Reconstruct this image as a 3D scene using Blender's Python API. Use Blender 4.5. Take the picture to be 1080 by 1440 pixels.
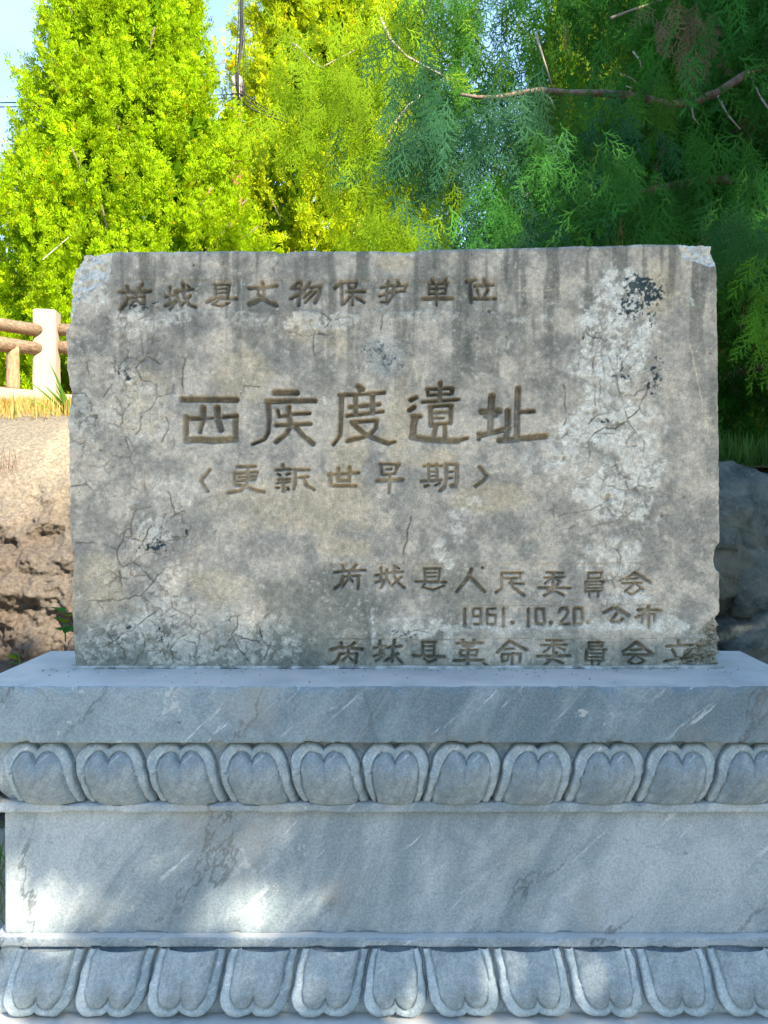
import bpy, math
import numpy as np
from mathutils import Vector
R = math.radians
rng = np.random.default_rng(7)

# ------------------------------------------------------------------ camera, sky, sun, exposure
scene = bpy.context.scene
for o in list(bpy.data.objects): bpy.data.objects.remove(o)
CAMZ, F, VX, VY, DS = 1.38, 1200.0, 580.0, 694.0, 2.096      # photo-pixel focal length, vanishing point, distance to stele face
cam = bpy.data.cameras.new('camera'); camo = bpy.data.objects.new('camera', cam)
scene.collection.objects.link(camo); scene.camera = camo
camo.location = (0, -DS, CAMZ); camo.rotation_euler = (R(90), 0, 0)
cam.sensor_width = 36; cam.lens = 36*F/1440
cam.shift_x = -(VX-540)/1440; cam.shift_y = -(720-VY)/1440
cam.clip_start = 0.05; cam.clip_end = 1500

SUN = np.array([0.50, -0.62, 0.60]); SUN /= np.linalg.norm(SUN)
elev = math.asin(SUN[2]); azim = math.atan2(SUN[0], SUN[1])
world = bpy.data.worlds.new('World'); scene.world = world; world.use_nodes = True
wn = world.node_tree; wn.nodes.clear()
sky = wn.nodes.new('ShaderNodeTexSky'); sky.sky_type = 'NISHITA'; sky.sun_disc = False
sky.sun_elevation = elev; sky.sun_rotation = azim; sky.air_density = 1.0; sky.dust_density = .1; sky.ozone_density = 1.9
bg = wn.nodes.new('ShaderNodeBackground'); bg.inputs[1].default_value = 0.15
wo = wn.nodes.new('ShaderNodeOutputWorld')
# thin high cloud veil over the blue
tc = wn.nodes.new('ShaderNodeTexCoord'); mp = wn.nodes.new('ShaderNodeMapping'); mp.inputs['Scale'].default_value = (1.2, 1.2, 5)
cn = wn.nodes.new('ShaderNodeTexNoise'); cn.inputs['Scale'].default_value = 1.8; cn.inputs['Detail'].default_value = 6
cr = wn.nodes.new('ShaderNodeMapRange'); cr.inputs[1].default_value = .42; cr.inputs[2].default_value = .75; cr.inputs[3].default_value = 0.0; cr.inputs[4].default_value = .22
mx = wn.nodes.new('ShaderNodeMix'); mx.data_type = 'RGBA'; mx.inputs[7].default_value = (3.4, 5.0, 6.2, 1)
L = wn.links.new
L(tc.outputs['Generated'], mp.inputs[0]); L(mp.outputs[0], cn.inputs['Vector']); L(cn.outputs[0], cr.inputs[0])
L(cr.outputs[0], mx.inputs[0]); L(sky.outputs[0], mx.inputs[6]); L(mx.outputs[2], bg.inputs[0]); L(bg.outputs[0], wo.inputs[0])
sl = bpy.data.lights.new('sun', 'SUN'); sl.energy = 4.4; sl.angle = R(0.53); sl.color = (1.0, 0.88, 0.70)
so = bpy.data.objects.new('sun', sl); scene.collection.objects.link(so)
so.rotation_euler = Vector(SUN).to_track_quat('Z', 'Y').to_euler(); so.location = (6, -8, 9)
vs = scene.view_settings; scene.display_settings.display_device = 'sRGB'
vs.view_transform = 'Standard'; vs.look = 'None'; vs.gamma = 1; vs.use_curve_mapping = False; vs.exposure = 1.72

# ------------------------------------------------------------------ helpers
def P(px, py, D):                      # photo pixel at distance D from the camera plane -> world point
    return np.array([(px-VX)*D/F, D-DS, CAMZ-(py-VY)*D/F])

def lattice(seed, n=256):
    return np.random.default_rng(seed).random((n, n)).astype(np.float32)
_lat = {}
def vnoise(x, y, seed=0):
    if seed not in _lat: _lat[seed] = lattice(seed)
    g = _lat[seed]
    xi = np.floor(x).astype(int); yi = np.floor(y).astype(int)
    fx = x-xi; fy = y-yi
    fx = fx*fx*(3-2*fx); fy = fy*fy*(3-2*fy)
    a = g[xi & 255, yi & 255]; b = g[(xi+1) & 255, yi & 255]; c = g[xi & 255, (yi+1) & 255]; d = g[(xi+1) & 255, (yi+1) & 255]
    return (a*(1-fx)+b*fx)*(1-fy)+(c*(1-fx)+d*fx)*fy
def fbm(x, y, oct=4, seed=0, gain=.5):
    s = 0; a = 1; t = 0
    for k in range(oct):
        s = s+a*vnoise(x*2**k+17.3*k, y*2**k+5.1*k, seed+k); t += a; a *= gain
    return s/t
def sm(e0, e1, x):
    t = np.clip((x-e0)/(e1-e0), 0, 1); return t*t*(3-2*t)

def raw_mesh(name, V, faces_flat, nper, cols=None, smooth=True):
    """V (n,3); faces_flat int array; nper = verts per face (const) ; cols per-vertex rgb"""
    me = bpy.data.meshes.new(name)
    nf = len(faces_flat)//nper
    me.vertices.add(len(V)); me.vertices.foreach_set('co', np.ascontiguousarray(V, dtype=np.float32).ravel())
    me.loops.add(len(faces_flat)); me.loops.foreach_set('vertex_index', np.ascontiguousarray(faces_flat, dtype=np.int32))
    me.polygons.add(nf); me.polygons.foreach_set('loop_start', np.arange(0, nf*nper, nper, dtype=np.int32))
    if smooth: me.polygons.foreach_set('use_smooth', np.ones(nf, dtype=bool))
    if cols is not None:
        at = me.color_attributes.new('Col', 'FLOAT_COLOR', 'POINT')
        c4 = np.ones((len(V), 4), dtype=np.float32); c4[:, :3] = cols
        at.data.foreach_set('color', c4.ravel())
    me.update(calc_edges=True)
    return me
def link(name, me, mat=None, parent=None, loc=None, **props):
    mat = getattr(mat, 'm', mat)
    o = bpy.data.objects.new(name, me)
    if me is not None and mat is not None and len(me.materials) == 0: me.materials.append(mat)
    scene.collection.objects.link(o)
    if parent is not None: o.parent = parent
    if loc is not None: o.location = loc
    for k, v in props.items(): o[k] = v
    return o
def thing(name, label, category, loc=(0, 0, 0), group=None):
    o = link(name, None, loc=loc, label=label, category=category)
    if group: o['group'] = group
    return o
def grid_faces(nr, nc, flip=False):
    i = np.arange(nr-1)[:, None]*nc+np.arange(nc-1)[None, :]
    q = np.stack([i, i+1, i+nc+1, i+nc], -1)
    if flip: q = q[..., ::-1]
    return q.reshape(-1, 4)
def box(x0, x1, y0, y1, z0, z1, bev=0.0, seg=2, rough=0.0, name='box', sub=0):
    import bmesh
    bm = bmesh.new(); bmesh.ops.create_cube(bm, size=1)
    for v in bm.verts:
        v.co = Vector(((x0+x1)/2+v.co.x*(x1-x0), (y0+y1)/2+v.co.y*(y1-y0), (z0+z1)/2+v.co.z*(z1-z0)))
    if sub:
        long = max(x1-x0, y1-y0, z1-z0)
        bmesh.ops.subdivide_edges(bm, edges=[e for e in bm.edges if e.calc_length() > long*.5], cuts=sub, use_grid_fill=True)
    if bev: 
        eds = [e for e in bm.edges if len(e.link_faces) == 2 and e.calc_face_angle() > .5]
        bmesh.ops.bevel(bm, geom=eds, offset=bev, segments=seg, affect='EDGES')
    if rough:
        for v in bm.verts:
            v.co += Vector(rng.normal(0, rough, 3))
    me = bpy.data.meshes.new(name); bm.to_mesh(me); bm.free()
    return me
def tube(pts, radii, n=8, name='tube', wob=0.0, cap=True):
    pts = [Vector(p) for p in pts]; V = []; Fc = []
    m = len(pts)
    up = Vector((0.13, 0.2, 1)).normalized()
    for i, p in enumerate(pts):
        d = (pts[min(i+1, m-1)]-pts[max(i-1, 0)]).normalized()
        a = d.cross(up)
        if a.length < .05: a = d.cross(Vector((1, 0, 0)))
        a.normalize(); b = d.cross(a)
        r = radii[i] if hasattr(radii, '__len__') else radii
        for k in range(n):
            t = 2*math.pi*k/n; rr = r*(1+wob*rng.normal())
            V.append(p+a*math.cos(t)*rr+b*math.sin(t)*rr)
    for i in range(m-1):
        for k in range(n):
            Fc.append((i*n+k, i*n+(k+1) % n, (i+1)*n+(k+1) % n, (i+1)*n+k))
    if cap:
        Fc.append(tuple(range(n))[::-1]); Fc.append(tuple((m-1)*n+k for k in range(n)))
    me = bpy.data.meshes.new(name); me.from_pydata([tuple(v) for v in V], [], Fc); me.polygons.foreach_set('use_smooth', [True]*len(Fc)); me.update()
    return me
def join_meshes(meshes, name):
    Vs, Fs, off = [], [], 0
    for me in meshes:
        n = len(me.vertices); co = np.empty(n*3, np.float32); me.vertices.foreach_get('co', co)
        Vs += [tuple(c) for c in co.reshape(-1, 3)]
        Fs += [tuple(i+off for i in p.vertices) for p in me.polygons]; off += n
        bpy.data.meshes.remove(me)
    me = bpy.data.meshes.new(name); me.from_pydata(Vs, [], Fs); me.polygons.foreach_set('use_smooth', [True]*len(Fs)); me.update()
    return me

# ------------------------------------------------------------------ materials
class M:
    def __init__(s, name, rough=.85, spec=.3):
        s.m = bpy.data.materials.new(name); s.m.use_nodes = True; s.n = s.m.node_tree.nodes; s.l = s.m.node_tree.links.new
        s.b = s.n['Principled BSDF']; s.b.inputs['Roughness'].default_value = rough
        s.b.inputs['Specular IOR Level'].default_value = spec
        s.co = s.n.new('ShaderNodeTexCoord').outputs['Object']
    def map(s, scale=(1, 1, 1), rot=(0, 0, 0), src=None):
        k = s.n.new('ShaderNodeMapping'); k.inputs['Scale'].default_value = scale; k.inputs['Rotation'].default_value = rot
        s.l(src or s.co, k.inputs[0]); return k.outputs[0]
    def noise(s, scale, detail=5, rough=.55, vec=None, dist=0):
        k = s.n.new('ShaderNodeTexNoise'); k.inputs['Scale'].default_value = scale; k.inputs['Detail'].default_value = detail
        k.inputs['Roughness'].default_value = rough; k.inputs['Distortion'].default_value = dist; s.l(vec or s.co, k.inputs['Vector']); return k.outputs[0]
    def vor(s, scale, feature='DISTANCE_TO_EDGE', vec=None):
        k = s.n.new('ShaderNodeTexVoronoi'); k.feature = feature; k.inputs['Scale'].default_value = scale; s.l(vec or s.co, k.inputs['Vector']); return k.outputs[0]
    def rng(s, x, a, b, c=0, d=1):
        k = s.n.new('ShaderNodeMapRange'); k.inputs[1].default_value = a; k.inputs[2].default_value = b; k.inputs[3].default_value = c; k.inputs[4].default_value = d
        s.l(x, k.inputs[0]); return k.outputs[0]
    def math(s, op, a, b):
        k = s.n.new('ShaderNodeMath'); k.operation = op
        for i, v in enumerate((a, b)):
            if isinstance(v, (int, float)): k.inputs[i].default_value = v
            else: s.l(v, k.inputs[i])
        return k.outputs[0]
    def mix(s, f, a, b, mode='MIX'):
        k = s.n.new('ShaderNodeMix'); k.data_type = 'RGBA'; k.blend_type = mode
        if isinstance(f, (int, float)): k.inputs[0].default_value = f
        else: s.l(f, k.inputs[0])
        for i, v in ((6, a), (7, b)):
            if isinstance(v, tuple): k.inputs[i].default_value = v+(1,)
            else: s.l(v, k.inputs[i])
        return k.outputs[2]
    def attr(s, name='Col'):
        k = s.n.new('ShaderNodeAttribute'); k.attribute_name = name; return k.outputs['Color']
    def color(s, c):
        if isinstance(c, tuple): s.b.inputs['Base Color'].default_value = c+(1,)
        else: s.l(c, s.b.inputs['Base Color'])
    def bump(s, h, strength=.5, dist=.01):
        k = s.n.new('ShaderNodeBump'); k.inputs['Strength'].default_value = strength; k.inputs['Distance'].default_value = dist
        s.l(h, k.inputs['Height']); s.l(k.outputs[0], s.b.inputs['Normal'])

def grey(v): return (v, v, v)
# weathered cast stone of the stele: colour map of stains comes from the mesh, grain from noise
m_stele = M('weathered_stone', .92, .2)
g1 = m_stele.noise(420, 3, .7); g2 = m_stele.noise(95, 5, .65)
c = m_stele.mix(1.0, m_stele.attr(), m_stele.mix(m_stele.rng(g1, .3, .7), (.68, .68, .68), (1.32, 1.31, 1.30)), 'MULTIPLY')
c = m_stele.mix(1.0, c, m_stele.mix(m_stele.rng(g2, .3, .7), (.76, .77, .78), (1.24, 1.23, 1.21)), 'MULTIPLY')
m_stele.color(c); m_stele.bump(m_stele.math('ADD', m_stele.math('MULTIPLY', g1, .5), g2), .55, .0022)

def bluestone(name, tint=(1, 1, 1), vein=1.0, toned=False):
    m = M(name, .6, .35)
    def str_(ang, sz, sx=1.0): return m.map((sx, sx, sz), (0, 0, 0), m.map((1, 1, 1), (0, R(-ang), 0)))
    v1 = m.noise(2.6, 7, .62, str_(30, .45), 1.3)
    v2 = m.noise(11, 7, .68, str_(34, .28), .6)
    T_ = lambda a, b, c: (a*tint[0]*1.12, b*tint[1]*1.08, c*tint[2]*1.06)
    base = m.mix(m.rng(v1, .42, .60), T_(.215, .275, .300), T_(.39, .450, .470))
    base = m.mix(m.rng(v2, .50, .68, 0, .42), base, T_(.50, .55, .565))
    dk = m.rng(m.noise(5, 7, .66, str_(22, .30, 1.3), .5), .56, .68, 0, .5*vein)
    base = m.mix(dk, base, T_(.15, .205, .235))
    ml = m.rng(m.noise(9, 5, .6, None, 1.2), .56, .60, 0, .28*vein); base = m.mix(ml, base, T_(.17, .24, .28))
    wx_ = m.n.new('ShaderNodeTexWave'); wx_.inputs['Scale'].default_value = 1.3; wx_.inputs['Distortion'].default_value = 11; wx_.inputs['Detail'].default_value = 7; wx_.inputs['Detail Scale'].default_value = 1.8; wx_.inputs['Detail Roughness'].default_value = .65
    m.l(str_(28, .4), wx_.inputs['Vector'])
    hl = m.math('MULTIPLY', m.rng(wx_.outputs['Fac'], .0, .010, 1, 0), m.rng(m.noise(2.2, 3), .46, .56))
    base = m.mix(m.math('MULTIPLY', hl, .7), base, (.11, .13, .13))
    sc = m.math('MULTIPLY', m.rng(m.noise(60, 4, .6, str_(48, .10)), .62, .68), m.rng(m.noise(6, 3), .47, .58))
    base = m.mix(m.math('MULTIPLY', sc, .65), base, (.66, .69, .70))
    fine = m.noise(190, 4, .7)
    base = m.mix(1.0, base, m.mix(m.rng(fine, .35, .65), grey(.80), grey(1.20)), 'MULTIPLY')
    lime = m.math('MULTIPLY', m.rng(m.noise(22, 7, .72), .60, .63), m.rng(m.noise(2.6, 2), .52, .60))
    base = m.mix(m.math('MULTIPLY', lime, .6), base, (.60, .61, .58))
    pit = m.math('MULTIPLY', m.rng(m.noise(26, 4, .6), .70, .74), m.rng(m.noise(3, 2), .5, .6)); base = m.mix(m.math('MULTIPLY', pit, .8), base, (.06, .08, .08))
    br = m.rng(m.noise(4.2, 4, .6), .55, .68, 0, .35); base = m.mix(br, base, (.30, .27, .22))
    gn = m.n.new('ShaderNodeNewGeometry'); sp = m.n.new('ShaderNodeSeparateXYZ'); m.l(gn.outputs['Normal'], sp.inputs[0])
    top_tint = m.math('MULTIPLY', m.rng(sp.outputs['Z'], .80, .98), m.rng(m.noise(7, 5, .6), .3, .6, .5, .9))      # paler tint on upward-facing surfaces
    base = m.mix(top_tint, base, (.60, .585, .55))
    if toned: base = m.mix(1.0, base, m.attr(), 'MULTIPLY')
    m.color(base); m.bump(m.math('ADD', m.noise(26, 6, .6), m.math('MULTIPLY', fine, .3)), .5, .0035)
    return m
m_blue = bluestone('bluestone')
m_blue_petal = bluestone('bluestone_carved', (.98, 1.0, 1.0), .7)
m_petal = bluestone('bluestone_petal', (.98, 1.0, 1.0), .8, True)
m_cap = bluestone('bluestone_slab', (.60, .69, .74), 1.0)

m_ground = M('paving_dust', .9); n = m_ground.noise(3, 6); m_ground.color(m_ground.mix(n, (.30, .27, .22), (.42, .39, .33))); m_ground.bump(m_ground.noise(40, 5), .4, .01)
m_terrace = M('terrace_soil', .95); m_terrace.color(m_terrace.mix(m_terrace.rng(m_terrace.noise(4, 6), .35, .65), (.20, .15, .08), (.36, .29, .15))); m_terrace.bump(m_terrace.noise(25, 6), .8, .03)
m_bank = M('loess_earth', .95, .15)
c = m_bank.mix(1.0, m_bank.attr(), m_bank.mix(m_bank.rng(m_bank.noise(60, 6, .7), .3, .7), grey(.5), grey(1.4)), 'MULTIPLY')
m_bank.color(c); m_bank.bump(m_bank.noise(45, 8, .7), .9, .02)
m_rock = M('rubble_rock', .8, .3)
rn = m_rock.noise(7, 8, .7, dist=.6)
c = m_rock.mix(m_rock.rng(rn, .35, .65), (.055, .075, .07), (.22, .25, .225))
c = m_rock.mix(m_rock.rng(m_rock.noise(28, 4, .7), .6, .7, 0, .6), c, (.27, .29, .26))
c = m_rock.mix(m_rock.rng(m_rock.noise(3, 3), .5, .7, 0, .5), c, (.16, .13, .08))
m_rock.color(c); m_rock.bump(m_rock.noise(22, 8, .7), .9, .03)
m_mortar = M('mortar', .95); m_mortar.color(m_mortar.mix(m_mortar.noise(30), (.10, .10, .09), (.2, .19, .17))); m_mortar.bump(m_mortar.noise(60, 6), .8, .01)
m_conc = M('concrete_cream', .9); m_conc.color(m_conc.mix(m_conc.noise(18, 6), (.34, .29, .22), (.50, .44, .35))); m_conc.bump(m_conc.noise(80, 5), .3, .004)
m_wood = M('timber_rail', .85)
wnz = m_wood.noise(9, 6, .7, m_wood.map((6, .8, 6))); m_wood.color(m_wood.mix(m_wood.rng(wnz, .35, .65), (.13, .08, .05), (.34, .25, .165))); m_wood.bump(wnz, .6, .01)
m_balu = M('timber_baluster', .85)
wnz = m_balu.noise(9, 6, .7, m_balu.map((6, 6, .8))); m_balu.color(m_balu.mix(m_balu.rng(wnz, .35, .65), (.24, .14, .07), (.46, .32, .19))); m_balu.bump(wnz, .6, .01)
m_bark = M('bark', .9)
bn = m_bark.noise(30, 6, .7, m_bark.map((1, 1, .3))); m_bark.color(m_bark.mix(m_bark.rng(bn, .3, .7), (.09, .055, .04), (.34, .25, .20))); m_bark.bump(bn, .9, .01)
m_twig = M('dead_twig', .85); m_twig.color(m_twig.mix(m_twig.noise(60), (.22, .17, .13), (.46, .40, .33)))
m_cable = M('cable_black', .6); m_cable.color((.03, .03, .033))
m_pole = M('pole_concrete', .9); m_pole.color(m_pole.mix(m_pole.noise(20), (.36, .24, .22), (.52, .42, .38)))
m_polecap = M('pole_cap', .9); m_polecap.color((.62, .56, .50))
m_brick = M('pole_brick_red', .9); m_brick.color(m_brick.mix(m_brick.noise(25), (.30, .09, .05), (.42, .17, .10)))
m_steel = M('galvanised_steel', .5); m_steel.color((.25, .25, .26))

def leafmat(name, trans=.45, rough=.75):
    m = M(name, rough, .12)
    col = m.attr()
    m.color(col)
    tr = m.n.new('ShaderNodeBsdfTranslucent'); mixs = m.n.new('ShaderNodeMixShader'); mixs.inputs[0].default_value = trans
    hs = m.n.new('ShaderNodeHueSaturation'); hs.inputs['Hue'].default_value = .485; hs.inputs['Saturation'].default_value = 1.15; hs.inputs['Value'].default_value = 1.35
    m.l(col, hs.inputs['Color']); m.l(hs.outputs[0], tr.inputs[0])
    m.l(m.b.outputs[0], mixs.inputs[1]); m.l(tr.outputs[0], mixs.inputs[2]); m.l(mixs.outputs[0], m.n['Material Output'].inputs[0])
    return m
m_leaf = leafmat('scale_foliage')
m_grass = leafmat('grass_blades', .35)

# ------------------------------------------------------------------ ground, terrace, bank
def sheet(name, xs, ys, zf, mat, **kw):
    X, Y = np.meshgrid(xs, ys); Z = zf(X, Y)
    V = np.stack([X, Y, Z], -1).reshape(-1, 3)
    me = raw_mesh(name, V, grid_faces(len(ys), len(xs)).ravel(), 4)
    return link(name, me, mat, **kw)
gx = np.unique(np.concatenate([np.linspace(-500, -10, 12), np.linspace(-10, 10, 81), np.linspace(10, 500, 12)]))
gy = np.unique(np.concatenate([np.linspace(-500, -10, 12), np.linspace(-10, 10, 81), np.linspace(10, 700, 12)]))
sheet('ground', gx, gy, lambda X, Y: 0.012*(fbm(X*1.5+50, Y*1.5+50, 3, 3)-.5), m_ground, kind='structure')

BX = np.linspace(-9, 10, 900)
def brink(x):      # y of the top edge of the bank / wall
    return 2.05-0.22*np.tanh((x-.6)*2.0)+.25*(fbm(x*.6+40, x*0+3, 2, 9)-.5)
def terrace_z(X, Y):
    b = brink(X)
    left = sm(1.2, -0.6, X)
    z = 1.50+.24*left + np.clip(Y-b, 0, 60)*(0.055+.075*left)*np.exp(-np.clip(Y-b-6, 0, 99)*.2)
    z = np.minimum(z, 2.6)
    return z+.05*(fbm(X*2+9, Y*2+9, 4, 21)-.5)
# terrace surface, back from the brink
tx = np.concatenate([np.linspace(-90, -9.2, 10), np.linspace(-9, 9, 220), np.linspace(9.2, 90, 10)])
tt = np.concatenate([np.linspace(0, 1, 30)**1.5*7, np.linspace(7.5, 120, 14)])
TX, TT = np.meshgrid(tx, tt); TY = brink(np.clip(TX, -9, 9))+TT+.5*sm(1.25, .95, TX); TZ = terrace_z(np.clip(TX, -9, 9), TY)
me = raw_mesh('terrace', np.stack([TX, TY, TZ], -1).reshape(-1, 3), grid_faces(len(tt), len(tx)).ravel(), 4)
link('terrace', me, m_terrace, kind='structure')
# craggy earth bank
ns = 300
S = np.linspace(0, 1, ns)
bx = np.concatenate([np.linspace(-12, -3.2, 60), np.linspace(-3.18, -1.0, 290), np.linspace(-.98, 1.02, 30)])
XX, SS = np.meshgrid(bx, S)
boff = .53*sm(1.25, .95, XX)+.02
bz = terrace_z(XX, brink(XX)+boff)
Zb = bz*(1-(1-SS)**1.45)
Yb = brink(XX)-.72+.40*SS+(.32+boff)*SS**3.2
rid = 1-np.abs(2*fbm(XX*1.7+30, Zb*2.4+30, 5, 31)-1)
crag = (fbm(XX*3.3+10, Zb*4.2+10, 6, 41, .62)-.5)*.30+(rid-.7)*.18
ledges = np.abs(((Zb*5.5+2.2*fbm(XX*1.2+70, Zb*1.2+70, 3, 52)) % 1)-.5)
crag += (ledges-.25)*.07
deep = sm(.58, .70, fbm(XX*2.2+5, Zb*3.4+55, 3, 61))*sm(1.25, .8, Zb)
crag -= deep*.30
crag += (fbm(XX*13+10, Zb*16+10, 4, 43, .6)-.5)*.12*(.2+.8*sm(1.6, 1.1, Zb))
lowf = sm(1.6, 1.0, Zb)
Yb2 = Yb-crag*(.30+.70*lowf)*sm(1.0, .9, SS)
Zb2 = Zb+.04*(fbm(XX*5+10, Zb*5+80, 3, 71)-.5)*np.sin(np.pi*SS)
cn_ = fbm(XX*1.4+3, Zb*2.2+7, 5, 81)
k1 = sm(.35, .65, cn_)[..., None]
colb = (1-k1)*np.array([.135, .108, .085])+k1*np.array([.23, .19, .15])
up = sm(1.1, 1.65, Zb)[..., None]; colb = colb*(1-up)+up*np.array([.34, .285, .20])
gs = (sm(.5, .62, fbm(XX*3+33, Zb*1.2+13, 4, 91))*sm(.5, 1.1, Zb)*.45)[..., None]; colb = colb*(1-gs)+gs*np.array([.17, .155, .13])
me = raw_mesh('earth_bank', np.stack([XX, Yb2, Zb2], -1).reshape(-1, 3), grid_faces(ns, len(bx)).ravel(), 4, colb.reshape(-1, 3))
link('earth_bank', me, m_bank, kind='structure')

# rubble stone wall to the right
wall = thing('rubble_wall', 'rough blue-grey rubble stone retaining wall in deep shade behind right end of pedestal', 'wall', (1.9, 1.55, 0))
import bmesh
def rock_mesh(w, h, d, seed, sub=3):
    bm = bmesh.new(); bmesh.ops.create_cube(bm, size=1)
    bmesh.ops.subdivide_edges(bm, edges=bm.edges[:], cuts=11, use_grid_fill=True)
    r_ = np.random.default_rng(seed); planes = [(Vector(r_.normal(0, 1, 3)).normalized(), .40+.1*r_.random()) for _ in range(7)]
    for v in bm.verts:
        p = v.co.copy(); q = p.normalized()*.62
        p = p*.72+q*.28
        for nrm, dd in planes:
            e = p.dot(nrm)-dd
            if e > 0: p -= nrm*e*.9
        nn = float(fbm(np.array([p.x*3+seed*1.7+p.z*1.3]), np.array([p.y*3+p.z*2.7+seed]), 3, 101)[0])-.5
        nn2 = float(fbm(np.array([p.x*9+seed+p.y*4]), np.array([p.z*9+seed*2.]), 2, 111)[0])-.5
        nn3 = float(fbm(np.array([p.x*21+seed+p.y*9]), np.array([p.z*19+seed*2.]), 2, 113)[0])-.5
        p *= 1+.30*nn+.20*nn2+.10*nn3
        v.co = Vector((p.x*w, p.y*d, p.z*h))
    for f in bm.faces: f.smooth = True
    me = bpy.data.meshes.new('stone'); bm.to_mesh(me); bm.free(); return me
me = box(-1.0, 3.2, .12, .5, 0, 1.42, sub=6, rough=.008); link('mortar_core', me, m_mortar, wall)
z = -.05; ri = 0
for row, hgt in enumerate([.36, .30, .26, .34, .30]):
    x = -1.12+.10*row
    while x < 3.1:
        w = rng.uniform(.30, .62)
        me = rock_mesh(w*1.16, hgt*1.18, .42, 200+ri)
        o = link('stone', me, m_rock, wall, (x+w/2, .10+rng.uniform(-.04, .04), z+hgt/2+rng.uniform(-.02, .02)))
        o.rotation_euler = (rng.uniform(-.12, .12), rng.uniform(-.16, .16), rng.uniform(-.15, .15))
        x += w; ri += 1
    z += hgt*.98

# ------------------------------------------------------------------ pedestal
PCX = -0.042
def yD(D): return D-DS
ped = thing('stone_pedestal', 'blue-grey carved stone pedestal with two rows of lotus petals carrying the inscribed stele', 'pedestal', (PCX, 0.02, 0))
def pl(name, me, mat=m_blue, **k):
    o = link(name, me, mat, ped, **k); o.location = (-PCX, -.02, 0); return o
# top slab as a dense front sheet for wear: bevelled block with uneven arris
def slab(name, x0, x1, y0, y1, z0, z1, mat, seed, bev=.004, nx=260, amp=.0016, crack=None):
    # ring profile swept along x, closed by end caps; arris chipped by noise
    prof = []
    def arc(cx, cz, a0, a1, r, k=4):
        for i in range(k+1):
            a = a0+(a1-a0)*i/k; prof.append((cx+r*math.cos(a), cz+r*math.sin(a)))
    pi = math.pi
    arc(y0+bev, z0+bev, 1.5*pi, pi, bev)
    for i in range(1, 14): prof.append((y0, z0+bev+(z1-z0-2*bev)*i/14))
    arc(y0+bev, z1-bev, pi, .5*pi, bev)
    for i in range(1, 10): prof.append((y0+bev+(y1-y0-2*bev)*i/10, z1))
    arc(y1-bev, z1-bev, .5*pi, 0, bev); arc(y1-bev, z0+bev, 0, -.5*pi, bev)
    prof = np.array(prof); xs = np.linspace(x0, x1, nx)
    yc, zc = (y0+y1)/2, (z0+z1)/2
    Xg = np.repeat(xs[:, None], len(prof), 1); Yg = np.repeat(prof[None, :, 0], nx, 0); Zg = np.repeat(prof[None, :, 1], nx, 0)
    n1 = fbm(Xg*14+seed, (Yg*1.3+Zg)*14+seed, 4, 120+seed)-.5
    edge = (np.abs(Yg-y0) < bev*1.2) & ((np.abs(Zg-z1) < bev*1.2) | (np.abs(Zg-z0) < bev*1.2))
    chip = sm(.60, .72, fbm(Xg*22+seed*3, Zg*2+3, 3, 140+seed))*edge
    Yg = Yg+n1*amp*2+chip*.004; Zg = Zg+n1*amp*.8-np.sign(Zg-zc)*chip*.003
    if crack:
        d = np.abs(Xg-np.interp(Zg, crack[1], crack[0])); g = np.exp(-(d/.0022)**2)*(Yg < y0+.25)
        Yg = Yg+g*.004*(Yg < y0+.01)
    V = np.stack([Xg, Yg, Zg], -1).reshape(-1, 3); m_ = len(prof)
    i = np.arange(nx-1)[:, None]*m_+np.arange(m_)[None, :]; j = np.arange(nx-1)[:, None]*m_+((np.arange(m_)+1) % m_)[None, :]
    Fq = [tuple(q) for q in np.stack([i, i+m_, j+m_, j], -1).reshape(-1, 4)[:, ::-1]]
    Fq += [tuple(range(m_))[::-1], tuple((nx-1)*m_+k for k in range(m_))]
    me = bpy.data.meshes.new(name); me.from_pydata(V.tolist(), [], Fq)
    sf = np.ones(len(Fq), bool); sf[-2:] = False; me.polygons.foreach_set('use_smooth', sf); me.update()
    return me
CAPX0, CAPX1 = -.985, .892
yb_c = .234
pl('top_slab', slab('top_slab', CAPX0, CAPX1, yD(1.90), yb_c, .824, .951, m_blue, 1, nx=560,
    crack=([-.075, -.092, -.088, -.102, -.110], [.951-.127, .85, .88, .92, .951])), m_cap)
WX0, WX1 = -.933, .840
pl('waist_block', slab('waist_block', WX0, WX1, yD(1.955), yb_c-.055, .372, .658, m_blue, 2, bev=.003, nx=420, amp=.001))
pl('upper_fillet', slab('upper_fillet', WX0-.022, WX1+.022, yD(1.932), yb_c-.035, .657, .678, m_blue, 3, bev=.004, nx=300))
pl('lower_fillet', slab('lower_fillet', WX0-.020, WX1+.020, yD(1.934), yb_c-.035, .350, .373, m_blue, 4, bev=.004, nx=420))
pl('plinth', slab('plinth', CAPX0-.02, CAPX1+.02, yD(1.880), yb_c+.02, .0, .2055, m_blue, 5, bev=.006, nx=300))

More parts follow.
